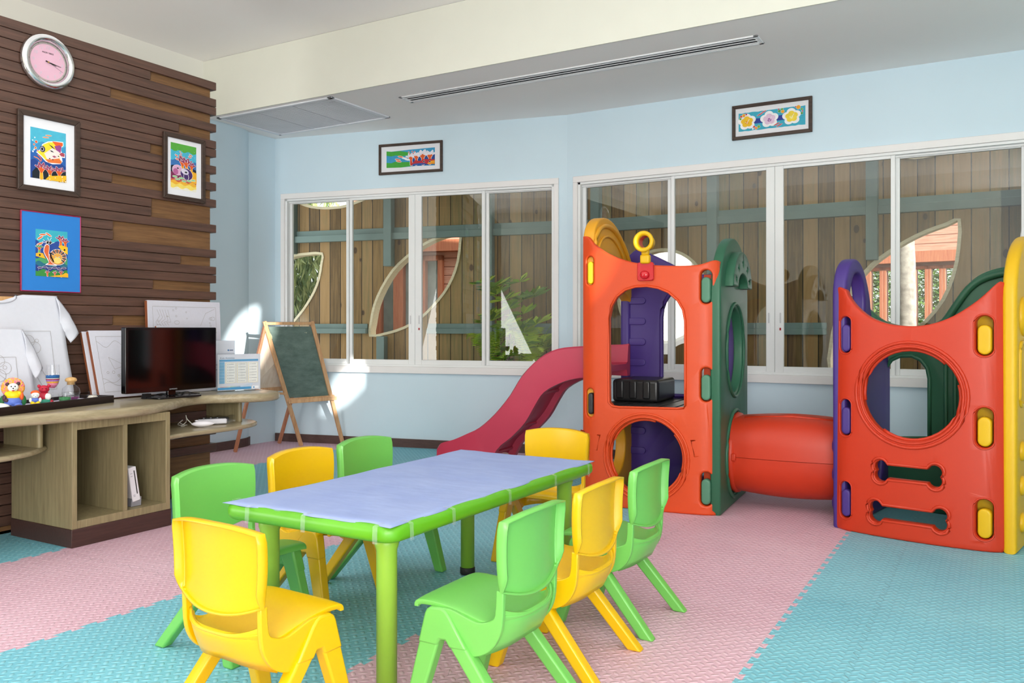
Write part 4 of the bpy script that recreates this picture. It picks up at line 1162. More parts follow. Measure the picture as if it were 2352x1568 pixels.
# yellow wall on the right
ya = [(.42+.41*math.cos(a), 1.25+.33*math.sin(a)) for a in [PI*k/20 for k in range(21)]]
ys2 = side_plate('side_panel', [(.02, 0), (D2-.02, 0)]+ya, [], .065, M_yel, t2, TW2+.045, .022)
q0 = T2.unx(2345, 857, TW2+.045)
bm = B(); add_tube(bm, [(TW2+.045, p[0], p[1]) for p in rrect(q0[0]-.04, q0[0]+.12, q0[1]-.16, q0[1]+.15, .05, 6)], .012, 8, closed=True); obj('moulded_rim', bm, M_yel, ys2)
for py in (1037, 1117, 1202):
    q = T2.unx(2345, py, TW2+.045); bm = B(); add_ball(bm, (TW2+.045, q[0]+.03, q[1]), (.03, .055, .05), 16); obj('climbing_knob', bm, M_yel, ys2)
q = T2.unx(2345, 740, TW2+.045); bm = B(); add_ball(bm, (TW2+.045, q[0]+.06, q[1]+.03), (.04, .10, .10), 16); obj('climbing_knob', bm, M_yel, ys2)
# purple wall on the left with rounded ring top
pr = smoothline([(.01, 1.20), (.015, 1.33), (.06, 1.43), (.14, 1.485), (.24, 1.485), (.34, 1.42), (.42, 1.30), (.47, 1.16), (.56, 1.08), (.70, 1.06), (D2-.03, 1.10)], 3)
ps = side_plate('side_panel', [(.02, 0), (D2-.03, 0)]+pr[::-1], [ellipse(.21, 1.24, .12, .17, 28), ellipse(.44, .315, .225, .225, 36)], .075, M_pur, t2, .068, .018)
bm = B()
for z in (.12, .28, .44): add_ball(bm, (-.012, .12, z), (.03, .05, .06), 12)
obj('climbing_knob', bm, M_pur, ps)
# green back wall with dipping top
ug = lambda x, y: T2.un(x, y, D2-.08)
gt_ = smoothline([ug(1985, 700), ug(2000, 715), ug(2030, 737), ug(2070, 748), ug(2110, 749), ug(2145, 742), ug(2170, 725), ug(2195, 690), ug(2225, 650), ug(2255, 628), ug(2290, 616), ug(2320, 612), (TW2-.02, ug(2330, 614)[1])], 3)
gop = [ug(2029, 1000), ug(2029, 920), ug(2029, 870), ug(2034, 845), ug(2048, 826), ug(2068, 817), ug(2095, 817), ug(2115, 826), ug(2130, 845), ug(2135, 870), ug(2135, 1000), ug(2130, 1006), ug(2035, 1006)]
gb = plate('back_panel', [(-.07, 0), (TW2-.02, 0)]+gt_[::-1], [gop], .06, M_grn, t2, .012, None, None, None, None, None, 50)
for v in gb.data.vertices: v.co.y += D2-.08
bm = B(); add_tube(bm, [(p[0], D2-.085, p[1]-.035) for p in gt_[3:-1]], .022, 8); obj('moulded_rim', bm, M_grn, gb)
ridge_obj([smoothline(gop, 1, True)], [.012], M_grn, gb, None, y=D2-.082)
bm = B(); xg = ug(2160, 900)[0]
for k in range(3): add_tube(bm, [(xg+.03+k*.05, D2-.085, .1), (xg+.03+k*.05, D2-.085, 1.0)], .012, 8)
obj('moulded_flute', bm, M_grn, gb)

# ---------------- crawl tunnel
a_, b_ = Vector(T1.world(TW1+.012, .44, 0)), Vector(T2.world(-.007, .44, 0))
dv = b_-a_; Lt = dv.length; angt = math.atan2(dv.y, dv.x); ctr = (a_+b_)/2
tn = thing('crawl_tunnel', 'barrel shaped red orange plastic tunnel joining the two play towers', 'play tunnel', (ctr.x, ctr.y, 0), angt)
def tun(z_half):
    bm = B(); n1, n2 = 16, 24; zc = .322
    for side in (0, 1):
        def f(u, v):
            x = -Lt/2+Lt*u; bul = .024*math.sin(PI*u)
            if u < .06 or u > .94: bul += .004
            r = .228+bul-(side*.014)
            a = PI*v if z_half > 0 else PI+PI*v
            ca_, sa_ = math.cos(a), math.sin(a); pw = .72 if z_half > 0 else .9
            y = r*math.copysign(abs(ca_)**pw, ca_); z = r*math.copysign(abs(sa_)**(pw-.1), sa_)
            return (x, y, zc+z+(.0015 if z_half > 0 else -.0015))
        grid(bm, f, n1, n2)
    bm.verts.ensure_lookup_table()
    return bm
uh = obj('upper_shell', tun(1), M_or2, tn); lh = obj('lower_shell', tun(-1), M_or2, tn)
for k in (-1, 0, 1):
    bm = B(); add_tube(bm, [(-Lt/2+.08, k*.05-.05, .551), (0, k*.05-.05, .570), (Lt/2-.05, k*.05-.05, .552)], .009, 8); obj('moulded_rib', bm, M_or2, uh)
for x in (-Lt/2+.04, Lt/2-.05):
    bm = B(); add_box(bm, x-.014, x+.014, -.250, -.222, .300, .345); obj('bolt_lug', bm, M_or2, uh, bevel=.006)
bm = B(); add_lathe(bm, [(.240, -.02), (.252, 0), (.246, .02), (.228, .03)], 0, 0, 40, False, 0, Matrix.Translation((-Lt/2+.014, 0, .322))@Matrix.Rotation(PI/2, 4, 'Y')); obj('end_flange', bm, M_or2, tn)
# ================================================================== PICTURES AND CLOCK
M_pf = wood('picture_frame_wood', '2E211B', '4A382E', 'x', .45)
M_mount = mat('mount_white', 'E8E9EE', .7, .2, noise=.01)
def picture(label, w_, h_, loc, rot, fw=.03, art=None, ax0=0, az0=0, aw=0, ah=0, mount=None, frame=None, th=.022, name='framed_picture'):
    t = thing(name, label, 'picture', loc, rot)
    bm = B(); x, z = w_/2, h_/2
    for pts in ([(-x, -z), (x, -z), (x-fw, -z+fw), (-x+fw, -z+fw)], [(x, -z), (x, z), (x-fw, z-fw), (x-fw, -z+fw)], [(x, z), (-x, z), (-x+fw, z-fw), (x-fw, z-fw)], [(-x, z), (-x, -z), (-x+fw, -z+fw), (-x+fw, z-fw)]):
        add_prism(bm, pts, -th, -.001, 'y')
    obj('frame', bm, frame or M_pf, t, bevel=.003)
    bm = B(); add_box(bm, -x+fw-.002, x-fw+.002, -.010, -.002, -z+fw-.002, z-fw+.002); mo = obj('mount', bm, mount or M_mount, t)
    if art:
        A = Art(None); A.y = -.0104; art(A, ax0-aw/2, az0-ah/2, aw, ah); A.make('print', mo)
    return t
def base_grad(A, x, z, w_, h_, cols, wav=.02, n=16, rnd=random.Random(1)):
    """stacked bands with wavy borders, from top to bottom"""
    hs = [c[0] for c in cols]+[0]
    for i, (zt, c) in enumerate(cols):
        zb = 0
        ptsT = [(x+w_*k/n, z+h_*zt+(0 if i == 0 else wav*h_*math.sin(k*1.1+i*2))) for k in range(n+1)]
        A.poly([(x, z), (x+w_, z)]+ptsT[::-1], c)
def fish(A, x, z, w_, h_):
    r = random.Random(5); P = lambda a, b: (x+a*w_, z+b*h_)
    base_grad(A, x, z, w_, h_, [(1, '4FB7D3'), (.72, '3F97C9'), (.55, '2B62AE'), (.35, '27468E')], .03)
    A.poly([P(.05, 0), P(.05, .12), P(.2, .26), P(.45, .28), P(.8, .24), P(1, .26), P(1, 0)], '1E2630')
    for a, b, rr, c in ((.14, .60, .03, 'F07A3A'), (.10, .66, .022, 'E8602E'), (.16, .72, .034, 'E25A28'), (.07, .52, .018, 'F4F2F4'), (.1, .56, .015, 'F4F2F4'), (.2, .55, .02, 'E86A3A'), (.06, .74, .012, 'F4F2F4'), (.12, .80, .012, 'F4F2F4')): A.ell(*P(a, b), rr*w_, rr*w_, c, out=.006*w_)
    A.poly([P(.25, .58), P(.33, .70), P(.48, .77), P(.65, .80), P(.92, .82), P(.93, .74), P(.87, .70), P(.86, .63), P(.90, .58), P(.97, .60), P(.97, .50), P(.88, .50), P(.90, .42), P(.84, .36), P(.6, .33), P(.42, .36), P(.30, .44), P(.15, .52), P(.22, .545)], 'F4F2F4')
    A.poly([P(.27, .58), P(.35, .69), P(.5, .755), P(.66, .78), P(.75, .76), P(.80, .60), P(.82, .45), P(.78, .38), P(.6, .355), P(.44, .38), P(.33, .45), P(.18, .53), P(.25, .55)], 'F6DB3A')
    A.poly([P(.6, .79), P(.9, .80), P(.91, .75), P(.85, .70), P(.83, .60), P(.72, .70)], 'E8632C')
    A.poly([P(.82, .74), P(.87, .71), P(.84, .58), P(.72, .62), P(.66, .70)], '9A4A8E')
    A.poly([P(.38, .52), P(.62, .66), P(.80, .60), P(.80, .46), P(.6, .40), P(.45, .42)], 'F3E2DC')
    A.poly([P(.40, .40), P(.5, .35), P(.85, .37), P(.88, .41), P(.8, .47), P(.6, .43)], 'E87A3A')
    A.poly([P(.6, .49), P(.66, .51), P(.73, .49), P(.66, .465)], 'A04A6A'); A.poly([P(.80, .56), P(.88, .60), P(.96, .58), P(.95, .52), P(.86, .52)], 'B24A5A')
    A.poly([P(.5, .72), P(.6, .69), P(.7, .63), P(.6, .66)], '1E1E2A'); A.poly([P(.53, .60), P(.6, .60), P(.66, .57), P(.58, .575)], '1E1E2A')
    A.ell(*P(.33, .60), .075*w_, .085*w_, '2E2A4A'); A.ell(*P(.32, .60), .05*w_, .06*w_, 'C9C4D8'); A.ell(*P(.32, .60), .032*w_, .042*w_, '15151C')
    for a, b in ((.53, .435), (.62, .425), (.78, .51)): A.ell(*P(a, b), .02*w_, .015*w_, '1E1E2A')
    A.line([P(.2, .47), P(.28, .42), P(.3, .37)], .012*w_, 'E86A3A'); A.line([P(.1, .42), P(.2, .40), P(.28, .35)], .012*w_, 'F08A5A')
    for a, b in ((.5, .89), (.42, .84)): A.ell(*P(a, b), .09*w_, .014*w_, 'EE8A4A', .1, out=.006*w_)
    for a, hh in ((.3, .36), (.55, .32), (.8, .34)): A.coral(*P(a, .02), hh*h_, 'F2B32A', '9A4668', .006*w_, r)
    A.poly([P(.4, .0), P(.5, .08), P(.65, .10), P(.8, .12), P(1, .14), P(1, 0)], 'F2BA2C')
    for k in range(14): A.ell(*P(.5+.5*r.random(), .12*r.random()), .012*w_, .012*w_, 'F4F2F4' if k % 4 else '1E1E2A')
def urchin(A, x, z, w_, h_):
    r = random.Random(9); P = lambda a, b: (x+a*w_, z+b*h_)
    base_grad(A, x, z, w_, h_, [(1, '57A843'), (.84, '49B1CF'), (.64, '3E73B4'), (.50, '232A3C'), (.36, '7E3355'), (.24, 'C45A4A'), (.18, 'EDB23A'), (.12, 'F2DA6A'), (.04, 'E8E6D8')], .02)
    for a, hh in ((.45, .42), (.62, .38), (.80, .30)): A.coral(*P(a, .40), hh*h_, 'F2A82A', '8E3A5E', .008*w_, r)
    A.poly([P(.45, .45), P(.6, .52), P(.75, .46), P(1, .42), P(1, .18), P(.8, .2), P(.6, .34)], 'EDAE2E')
    A.ell(*P(.25, .42), .20*w_, .11*h_, 'D9A8C8', out=.008*w_); A.ell(*P(.18, .38), .10*w_, .07*h_, 'B56596'); A.ell(*P(.26, .46), .04*w_, .014*h_, '20242A')
    A.ell(*P(.60, .36), .24*w_, .125*h_, '4A2F6A', -.2, out=.008*w_); A.ell(*P(.54, .41), .15*w_, .06*h_, 'D8D0E4', -.2); A.ell(*P(.58, .40), .05*w_, .018*h_, '20242A')
    A.line([P(.5, .36), P(.49, .28), P(.55, .235)], .007*w_, 'F4F2F4'); A.line([P(.66, .36), P(.69, .29), P(.65, .24)], .007*w_, 'F4F2F4')
    for a, b in ((.15, .27), (.25, .22), (.4, .255), (.5, .20), (.7, .22), (.86, .25)): A.ell(*P(a, b), .09*w_, .018*h_, '8CC98A', out=.007*w_)
    for k in range(26): A.ell(*P(.05+.9*r.random(), .16+.12*r.random()), .007*w_, .007*w_, 'F4F2F4')
    for k in range(16): A.ell(*P(.1+.85*r.random(), .68+.2*r.random()), .007*w_, .006*w_, 'F4F2F4')
    for a, b, c in ((.2, .73, 'E8603A'), (.22, .65, 'E8603A'), (.76, .79, 'E0702A'), (.72, .75, 'E8603A')): A.ell(*P(a, b), .06*w_, .012*h_, c, -.3, out=.012*w_)
    for a, b in ((.34, .82), (.38, .78), (.33, .75), (.4, .73)): A.ell(*P(a, b), .022*w_, .014*h_, 'D8452E', out=.008*w_)
def snail(A, x, z, w_, h_):
    r = random.Random(3); P = lambda a, b: (x+a*w_, z+b*h_)
    base_grad(A, x, z, w_, h_, [(1, '3FB0C2'), (.75, '2E4E9C'), (.40, '4FA06A'), (.30, '2C6E86'), (.22, '2B3E86'), (.13, '3E8E44')], .03)
    for a, b, l in ((.13, .69, .4), (.22, .89, .1), (.40, .90, -.5), (.14, .82, .6)): A.ell(*P(a, b), .10*w_, .016*h_, 'E2703A', l, out=.012*w_)
    A.coral(*P(.78, .66), .30*h_, 'E8702A', '8E3A5E', .007*w_, r); A.coral(*P(.93, .64), .26*h_, 'E8702A', '8E3A5E', .007*w_, r)
    A.poly([P(.7, .66), P(.8, .70), P(1, .66), P(1, .50), P(.85, .56)], 'F2C02E'); A.ell(*P(.9, .60), .03*w_, .02*h_, '1A1A22')
    A.coral(*P(.10, .50), .20*h_, '4FA94A', '3E8E44', .007*w_, r); A.poly([P(0, .48), P(.1, .5), P(.22, .49), P(.3, .38), P(.15, .40), P(0, .42)], 'F0B52E'); A.ell(*P(.12, .45), .03*w_, .02*h_, '1A1A22')
    A.poly([P(.24, .60), P(.28, .68), P(.36, .70), P(.42, .67), P(.42, .60), P(.40, .50), P(.42, .42), P(.5, .33), P(.66, .26), P(.64, .24), P(.28, .245), P(.34, .28), P(.40, .30), P(.36, .36), P(.28, .45), P(.23, .53)], 'F4F2F4')
    A.poly([P(.26, .60), P(.30, .67), P(.36, .685), P(.41, .66), P(.405, .58), P(.385, .50), P(.41, .42), P(.48, .33), P(.62, .265), P(.34, .255), P(.41, .30), P(.38, .37), P(.30, .45), P(.25, .53)], 'DD6A3E')
    A.ell(*P(.68, .43), .28*w_, .175*h_, 'F4F2F4'); A.ell(*P(.68, .43), .265*w_, .165*h_, 'B0623E'); A.ell(*P(.66, .40), .20*w_, .125*h_, 'E5A84A'); A.ell(*P(.67, .36), .12*w_, .07*h_, 'F3D777')
    for k in range(8):
        a = math.radians(150-k*27); p = P(.68+.25*math.cos(a), .43+.155*math.sin(a)); q = P(.68+.15*math.cos(a), .43+.09*math.sin(a)); A.cap(p, q, .022*w_, .014*w_, '17171C', out=.006*w_)
    A.line([P(.44, .50), P(.47, .42), P(.54, .33)], .022*w_, '17171C')
    for a in (.35, .44): A.ell(*P(a, .735), .042*w_, .036*h_, '17171C', out=.008*w_); A.ell(*P(a-.01, .75), .012*w_, .01*h_, 'F4F2F4')
    for a in (.61, .72): A.ell(*P(a, .43), .012*w_, .01*h_, '17171C', out=.008*w_)
    for p, q in (((.33, .73), (.22, .78)), ((.32, .71), (.2, .74)), ((.46, .71), (.56, .74)), ((.42, .78), (.47, .83)), ((.39, .78), (.36, .83))): A.cap(P(*p), P(*q), .005*w_, .008*w_, 'F4F2F4')
    for k in range(6): A.ell(*P(.12+.15*k, .18+.02*(k % 2)), .07*w_, .016*h_, '4A3A72', out=.007*w_)
    for a, hh in ((.35, .14), (.58, .13), (.78, .16)): A.coral(*P(a, .01), hh*h_, 'E85A2A', '9E3A44', .006*w_, r)
    A.poly([P(.4, 0), P(.6, .03), P(.8, .05), P(.92, .10), P(1, .08), P(1, 0)], 'EFB62C')
    for k in range(14): A.ell(*P(.05+.9*r.random(), .12+.04*r.random()), .006*w_, .005*w_, 'F4F2F4')
def reef(A, x, z, w_, h_):
    r = random.Random(2); P = lambda a, b: (x+a*w_, z+b*h_)
    A.poly([P(0, .97), P(.1, .93), P(.5, .97), P(1, 1), P(1, .0), P(.6, .03), P(.3, .0), P(0, .04)], '3F9AC6')
    A.poly([P(0, .96), P(.12, .92), P(.28, .93), P(.42, .85), P(.5, .78), P(.46, .66), P(.3, .63), P(.2, .70), P(.1, .66), P(0, .72)], '46A63E'); A.poly([P(0, .32), P(.1, .28), P(.2, .36), P(.35, .30), P(.5, .28), P(.52, .05), P(.3, .0), P(0, .03)], '46A63E')
    A.poly([P(.5, .3), P(.6, .7), P(.8, .65), P(1, .7), P(1, .05), P(.55, .05)], '2C4C94')
    for a, hh in ((.52, .75), (.62, .8), (.76, .9), (.90, .85)): A.coral(*P(a, .14), hh*h_, 'D8452E', 'E4E2EE', .02*h_, r)
    A.poly([P(.5, .08), P(.6, .35), P(.7, .30), P(.8, .38), P(1, .34), P(1, .08), P(.8, .12)], 'B8323E'); A.poly([P(.84, .1), P(.9, .26), P(1, .28), P(1, .08)], 'F0A22A'); A.ell(*P(.68, .12), .14*w_, .05*h_, '2F5AA8')
    for a, b in ((.78, .25), (.9, .22)): A.ell(*P(a, b), .015*w_, .045*h_, '1A1A2A', out=.01*h_)
    for a, b in ((.3, .60), (.24, .45), (.26, .35), (.38, .5), (.44, .42)): A.ell(*P(a, b), .055*w_, .035*h_, 'E8703A' if a < .35 else 'F2F0F4', -.2, out=.018*h_)
    for a, b in ((.47, .83), (.54, .85), (.49, .72), (.56, .74), (.59, .82)): A.ell(*P(a, b), .012*w_, .035*h_, 'D8553E', out=.01*h_)
def flowers(A, x, z, w_, h_):
    P = lambda a, b: (x+a*w_, z+b*h_)
    n = 20; r = random.Random(8)
    A.poly([P(k/n, .985-.03*r.random()) for k in range(n+1)]+[P(1-k/n, .03*r.random()+.01) for k in range(n+1)], '3FAAC4')
    for k in range(6): A.line([P(.02, .15+.13*k), P(.98, .17+.13*k)], .004*h_, '5FBBD0')
    A.poly([P(.2, .36), P(.2, .62), P(.45, .60), P(.7, .64), P(.7, .38), P(.45, .36)], '2C3F94')
    for cx, col, c2_ in ((.13, 'F2C22E', 'F0A51E'), (.47, 'D7A6CC', '9A5B9C'), (.80, 'F3D74A', 'F3E06A')):
        for k in range(5):
            a = 2*PI*k/5+.4; A.ell(x+cx*w_+.075*w_*math.cos(a), z+.5*h_+.26*h_*math.sin(a)*.9, .066*w_, .19*h_, 'F4F2F4', a*0, 16)
        for k in range(5):
            a = 2*PI*k/5+.4; A.ell(x+cx*w_+.05*w_*math.cos(a), z+.5*h_+.17*h_*math.sin(a)*.9, .046*w_, .135*h_, col if cx != .47 else 'E3C6DE', 0, 16)
        A.ell(*P(cx, .46), .03*w_, .09*h_, c2_); A.line([P(cx, .4), P(cx+.02, .55), P(cx+.035, .62)], .01*h_, 'F4F2F4')
        A.line([P(cx-.01, .45), P(cx-.03, .5)], .008*h_, 'F4F2F4')
    for a, b, rr, c in ((.04, .8, .03, 'D8453A'), (.08, .84, .045, 'F0A52A'), (.03, .68, .03, '5FA83E'), (.12, .88, .025, 'B83A5A'), (.24, .2, .03, 'D8453A'), (.27, .12, .04, 'F09A5A'), (.31, .18, .04, '7EB03E'), (.22, .1, .02, 'F4F2F4'), (.62, .84, .04, '4FA04A'), (.67, .80, .045, 'F0A52A'), (.66, .92, .03, '5FA83E'), (.61, .94, .02, 'B83A5A'), (.90, .92, .055, 'F0A52A'), (.86, .95, .02, 'B83A5A'), (.95, .80, .03, '5FA83E'), (.96, .70, .02, 'B83A5A'), (.95, .6, .03, '4F9A3A')):
        A.ell(*P(a, b), rr*w_*.55, rr*w_*.55, c, out=.008*h_)
    for a, b in ((.38, .90), (.33, .80), (.58, .20), (.62, .13)): A.ell(*P(a, b), .05*w_, .03*h_, 'C8454E', .4, out=.01*h_)
SX = PX+.001      # slat face
RZ = PI/2
picture('tall framed batik print of a yellow fish over coral on the slat wall', .358, .442, (SX, 2.788, 2.083), RZ, .030, fish, -.004, -.005, .205, .282)
picture('smaller framed batik print of purple sea urchins at the end of the slat wall', .325, .426, (SX, 3.697, 2.153), RZ, .028, urchin, -.005, .005, .200, .300)
picture('unframed batik print of a snail in a bright blue mount below the fish print', .35, .447, (SX, 2.803, 1.529), RZ, .006, snail, .0, -.005, .185, .262,
        mat('mount_blue', '2E7FD0', .55, .3, noise=.01), mat('mount_edge_red', 'A01E4A', .4), .014, name='mounted_print')
q = [W1.un(*p) for p in ((872, 331), (1018, 321), (873, 405), (1018, 396))]
pw_ = q[1][0]-q[0][0]; pc = ((q[0][0]+q[1][0])/2, sum(k[1] for k in q)/4)
picture('small dark framed batik of a green reef above the left window', pw_, .285, W1.world(pc[0], -.002, pc[1]), ANG1, .024, reef, .0, .0, pw_*.76, .165)
picture('long dark framed batik of three hibiscus flowers above the right window', .60, .268, ((-1.815-1.218)/2, YB-.002, 2.700), 0, .026, flowers, 0, .0, .50, .150)

# clock
M_chr = mat('clock_chrome', 'D8DADC', .12, .6, metal=1, noise=0)
ck = thing('wall_clock', 'round chrome rimmed wall clock with pink face high on the slat wall', 'clock', (SX, 2.779, 2.600), RZ)
Mx = Matrix.Rotation(PI/2, 4, 'X')
bm = B(); add_lathe(bm, [(.128, .0), (.153, .004), (.155, .016), (.150, .030), (.136, .040), (.124, .038), (.118, .030), (.112, .022), (.112, .0)], 0, 0, 48, False, 0, Mx); obj('rim', bm, M_chr, ck)
bm = B(); add_lathe(bm, [(.1125, .012), (.1125, .0125)], 0, 0, 48, True, 0, Mx); fc = obj('dial', bm, mat('dial_pink', 'F0BCD2', .6, noise=.01), ck)
bm = B(); add_lathe(bm, [(.112, .0126), (.112, .013), (.100, .013), (.100, .0126)], 0, 0, 48, False, 0, Mx); obj('minute_track', bm, mat('dial_grey', 'B7AAA6', .5), fc)
bm = B()
for k in range(1, 13):
    a = PI/2-2*PI*k/12; add_text(bm, str(k), .024, .082*math.cos(a), .082*math.sin(a)-.008, -.0140, 1, 0, 'CENTER')
obj('numerals', bm, mat('numeral_white', 'D9D3DC', .3), fc)
bm = B()
for k in range(12):
    a = 2*PI*k/12; add_ball(bm, (.106*math.cos(a), -.0135, .106*math.sin(a)), (.002, .001, .002), 6)
add_text(bm, 'ANGRY BIRDS', .0125, 0, .048, -.0136, .85, 0, 'CENTER')
obj('lettering', bm, mat('ink_black', '221C1E', .5), fc)
def hand(L, wd, a, y, m, nm):
    bm = B(); add_prism(bm, [(-wd, -.015), (wd, -.015), (wd*.5, L), (-wd*.5, L)], y-.0008, y, 'y'); obj(nm, bm, m, ck, rot=(0, a, 0))
mk = MATS['ink_black']
hand(.048, .003, math.radians(103), -.016, mk, 'hour_hand'); hand(.074, .0025, math.radians(98), -.018, mk, 'minute_hand'); hand(.092, .0008, math.radians(115), -.020, mk, 'second_hand')
bm = B(); add_ball(bm, (0, -.020, 0), (.005, .003, .005), 10); obj('hub', bm, mat('brass', 'C9A24A', .3, metal=1, noise=0), ck)
gm = glass_mat('clear_glass', (.97, .985, .98))
bm = B(); add_lathe(bm, [(.114, .028), (.08, .031), (.03, .0325), (.002, .033)], 0, 0, 40, False, 0, Mx); obj('cover_glass', bm, gm, ck)

# ================================================================== EASEL
M_pine = wood('easel_pine', 'B98A60', 'D8B084', 'z', .5, .7)
M_ply = wood('easel_plywood', 'D9C4AC', 'EADCCB', 'z', .6, .35)
M_chalk = bpy.data.materials.new('chalkboard'); M_chalk.use_nodes = True; n = NT(M_chalk)
n.color(n.ramp(n.noise(n.coord('Object', (1, 1, 2.2)), 6, 6, .7), [(.35, hexc('4A5F58')), (.75, hexc('71857C'))])); n.b.inputs['Roughness'].default_value = .6
ez = thing('easel', 'wooden A-frame children easel with a green chalkboard in the far left corner', 'easel', (-5.75, 5.7, 0))
EO = Vector((-5.75, 5.7, 0))
TL, TR = at(607, 738, 7.48), at(716, 738, 7.80)
FLp, FRp = at(692, 1023, 7.88), at(788, 1019, 7.96); FLp.z = FRp.z = 0
BLp, BRp = at(540, 1037, 7.48), at(641, 1016, 8.05); BLp.z = BRp.z = 0
def bar(bm, a, b, w_, d_, up=None):
    a, b = a-EO, b-EO; d = (b-a).normalized(); s = (up if up else Vector((0, 0, 1))).cross(d)
    if s.length < .05: s = Vector((1, 0, 0))
    s.normalize(); t_ = d.cross(s).normalized()
    vs = [bm.verts.new(p+s*i*w_/2+t_*j*d_/2) for p in (a, b) for i, j in ((-1, -1), (1, -1), (1, 1), (-1, 1))]
    for f in ((0, 1, 2, 3), (7, 6, 5, 4), (0, 4, 5, 1), (1, 5, 6, 2), (2, 6, 7, 3), (3, 7, 4, 0)): bm.faces.new([vs[i] for i in f])
wdir = (TR-TL).normalized()
nF = (FLp-TL).cross(wdir).normalized(); 
if nF.dot(Vector((0, -1, 0))) < 0: nF = -nF
for a, b in ((TL, FLp), (TR, FRp)):
    bm = B(); bar(bm, a, b, .035, .024, nF); obj('leg', bm, M_pine, ez, bevel=.003)
for a, b in ((TL, BLp), (TR, BRp)):
    bm = B(); bar(bm, a+Vector((0, .02, 0)), b, .034, .024, Vector((.3, 1, 0))); obj('leg', bm, wood('easel_red_pine', 'A86A4C', 'C98A66', 'z', .5, .7), ez, bevel=.003)
def onF(u, v): return (TL*(1-u)+TR*u)*(1-v)+(FLp*(1-u)+FRp*u)*v
def quad_plate(bm, c, th, nn, mi=0):
    a = [bm.verts.new(p-EO+nn*th/2) for p in c]; b = [bm.verts.new(p-EO-nn*th/2) for p in c]
    for k in range(4): bm.faces.new((a[k], a[(k+1) % 4], b[(k+1) % 4], b[k])).material_index = mi
    bm.faces.new(a).material_index = mi; bm.faces.new(b[::-1]).material_index = mi
bm = B(); bar(bm, onF(0, .015), onF(1, .015), .024, .036, nF); obj('top_rail', bm, M_pine, ez, bevel=.002)
bm = B(); quad_plate(bm, [onF(.05, .04), onF(.95, .04), onF(.95, .60), onF(.05, .60)], .006, nF); bd = obj('chalkboard', bm, M_chalk, ez)
bm = B(); bar(bm, onF(-.03, .62), onF(1.08, .605), .05, .030, Vector((0, 0, 1))); bar(bm, onF(-.03, .628)+nF*.04, onF(1.08, .613)+nF*.04, .012, .035, Vector((0, 0, 1))); obj('tray', bm, M_pine, ez, bevel=.003)
def onB(u, v): return (TL*(1-u)+TR*u)*(1-v)+(BLp*(1-u)+BRp*u)*v
nB = (BLp-TL).cross(wdir).normalized()
bm = B(); quad_plate(bm, [onB(.05, .04), onB(.95, .04), onB(.95, .52), onB(.05, .52)], .006, nB); obj('plywood_board', bm, M_ply, ez)
bm = B(); bar(bm, onB(-.02, .535), onB(1.02, .535), .03, .04); obj('tray', bm, M_pine, ez, bevel=.003)
bm = B(); bar(bm, onF(0, .57), onB(0, .53), .03, .02); obj('side_stay', bm, M_pine, ez, bevel=.003)
# alphabet and digits on the board
ex = (onF(1, .1)-onF(0, .1)).normalized(); ez_ = (onF(.5, .05)-onF(.5, .5)).normalized(); Wb = (onF(1, .1)-onF(0, .1)).length
bm = B()
add_text(bm, 'ABCDEFGHIJKLMNOPQRSTUVWXYZ', .034, 0, 0, 0, .55*Wb/.5, 0, 'CENTER'); add_text(bm, '1234567890', .036, .0, -.042, 0, 1.05, 0, 'CENTER')
for k in range(3): add_prism(bm, rrect(-.205+k*.012, -.197+k*.012, -.005, .03, .0035, 3), -.0002, .0002, 'y')
add_prism(bm, [(-.218, .02), (-.208, .03), (-.205, .0), (-.212, -.035), (-.220, -.035)], -.0002, .0002, 'y')
fn = ex.cross(ez_).normalized()
if fn.dot(nF) < 0: fn = -fn
c0 = onF(.52, .105)-EO+nF*.0040
for v in bm.verts: v.co = c0+ex*v.co.x+ez_*v.co.z
obj('board_lettering', bm, mat('chalk_cream', 'D9D4B0', .7), bd)

# ================================================================== THINGS ON THE COUNTER
M_blackg = mat('gloss_black', '0B0B0D', .12, .6, noise=0)
M_scr = mat('screen_black', '060507', .08, .6, noise=0)
tv = thing('television', 'black flat screen television standing on the washed oak counter', 'television', (-4.285, 3.32, WT), RZ)
TWd, TH = .635, .378; zb_ = .040
bm = B(); add_prism(bm, rrect(-TWd/2, TWd/2, zb_, zb_+TH, .006, 3), -.012, .028, 'y'); obj('casing', bm, M_blackg, tv, bevel=.003)
bm = B(); add_box(bm, -TWd/2+.016, TWd/2-.016, -.0125, -.011, zb_+.030, zb_+TH-.016); scn = obj('screen', bm, M_scr, tv)
bm = B(); add_prism(bm, rrect(-.028, .028, .012, zb_+.02, .004, 3), .0, .022, 'y'); obj('stand_neck', bm, M_blackg, tv, bevel=.004)
me = plate_mesh(rrect(-.155, .155, -.085, .09, .02, 5), [], .010, .004, 2); bm = B(); bm.from_mesh(me)
for v in bm.verts: v.co = (v.co.x, v.co.z, v.co.y)
bmesh.ops.remove_doubles(bm, verts=bm.verts[:], dist=1e-5); obj('stand_base', bm, M_blackg, tv, smooth=True)
bm = B(); add_text(bm, 'SAMSUNG', .010, 0, zb_+.008, -.0128, 1.2, 0, 'CENTER'); obj('maker_lettering', bm, mat('letter_silver', 'B5B7BA', .4), tv)
bm = B()
for s, (y0, z0) in enumerate(((.10, .02), (.16, .03), (.22, .015), (-.05, .02))):
    pts = smoothline([(-.12+.05*s, .05, .006), (-.02+.06*s, .08, .02), (.08+.05*s, .11, .008), (.16+.03*s, .06, .006), (.22+.01*s, .10, .006)], 5); add_tube(bm, pts, .0028, 6)
add_box(bm, -.16, -.12, .03, .06, .0, .03)
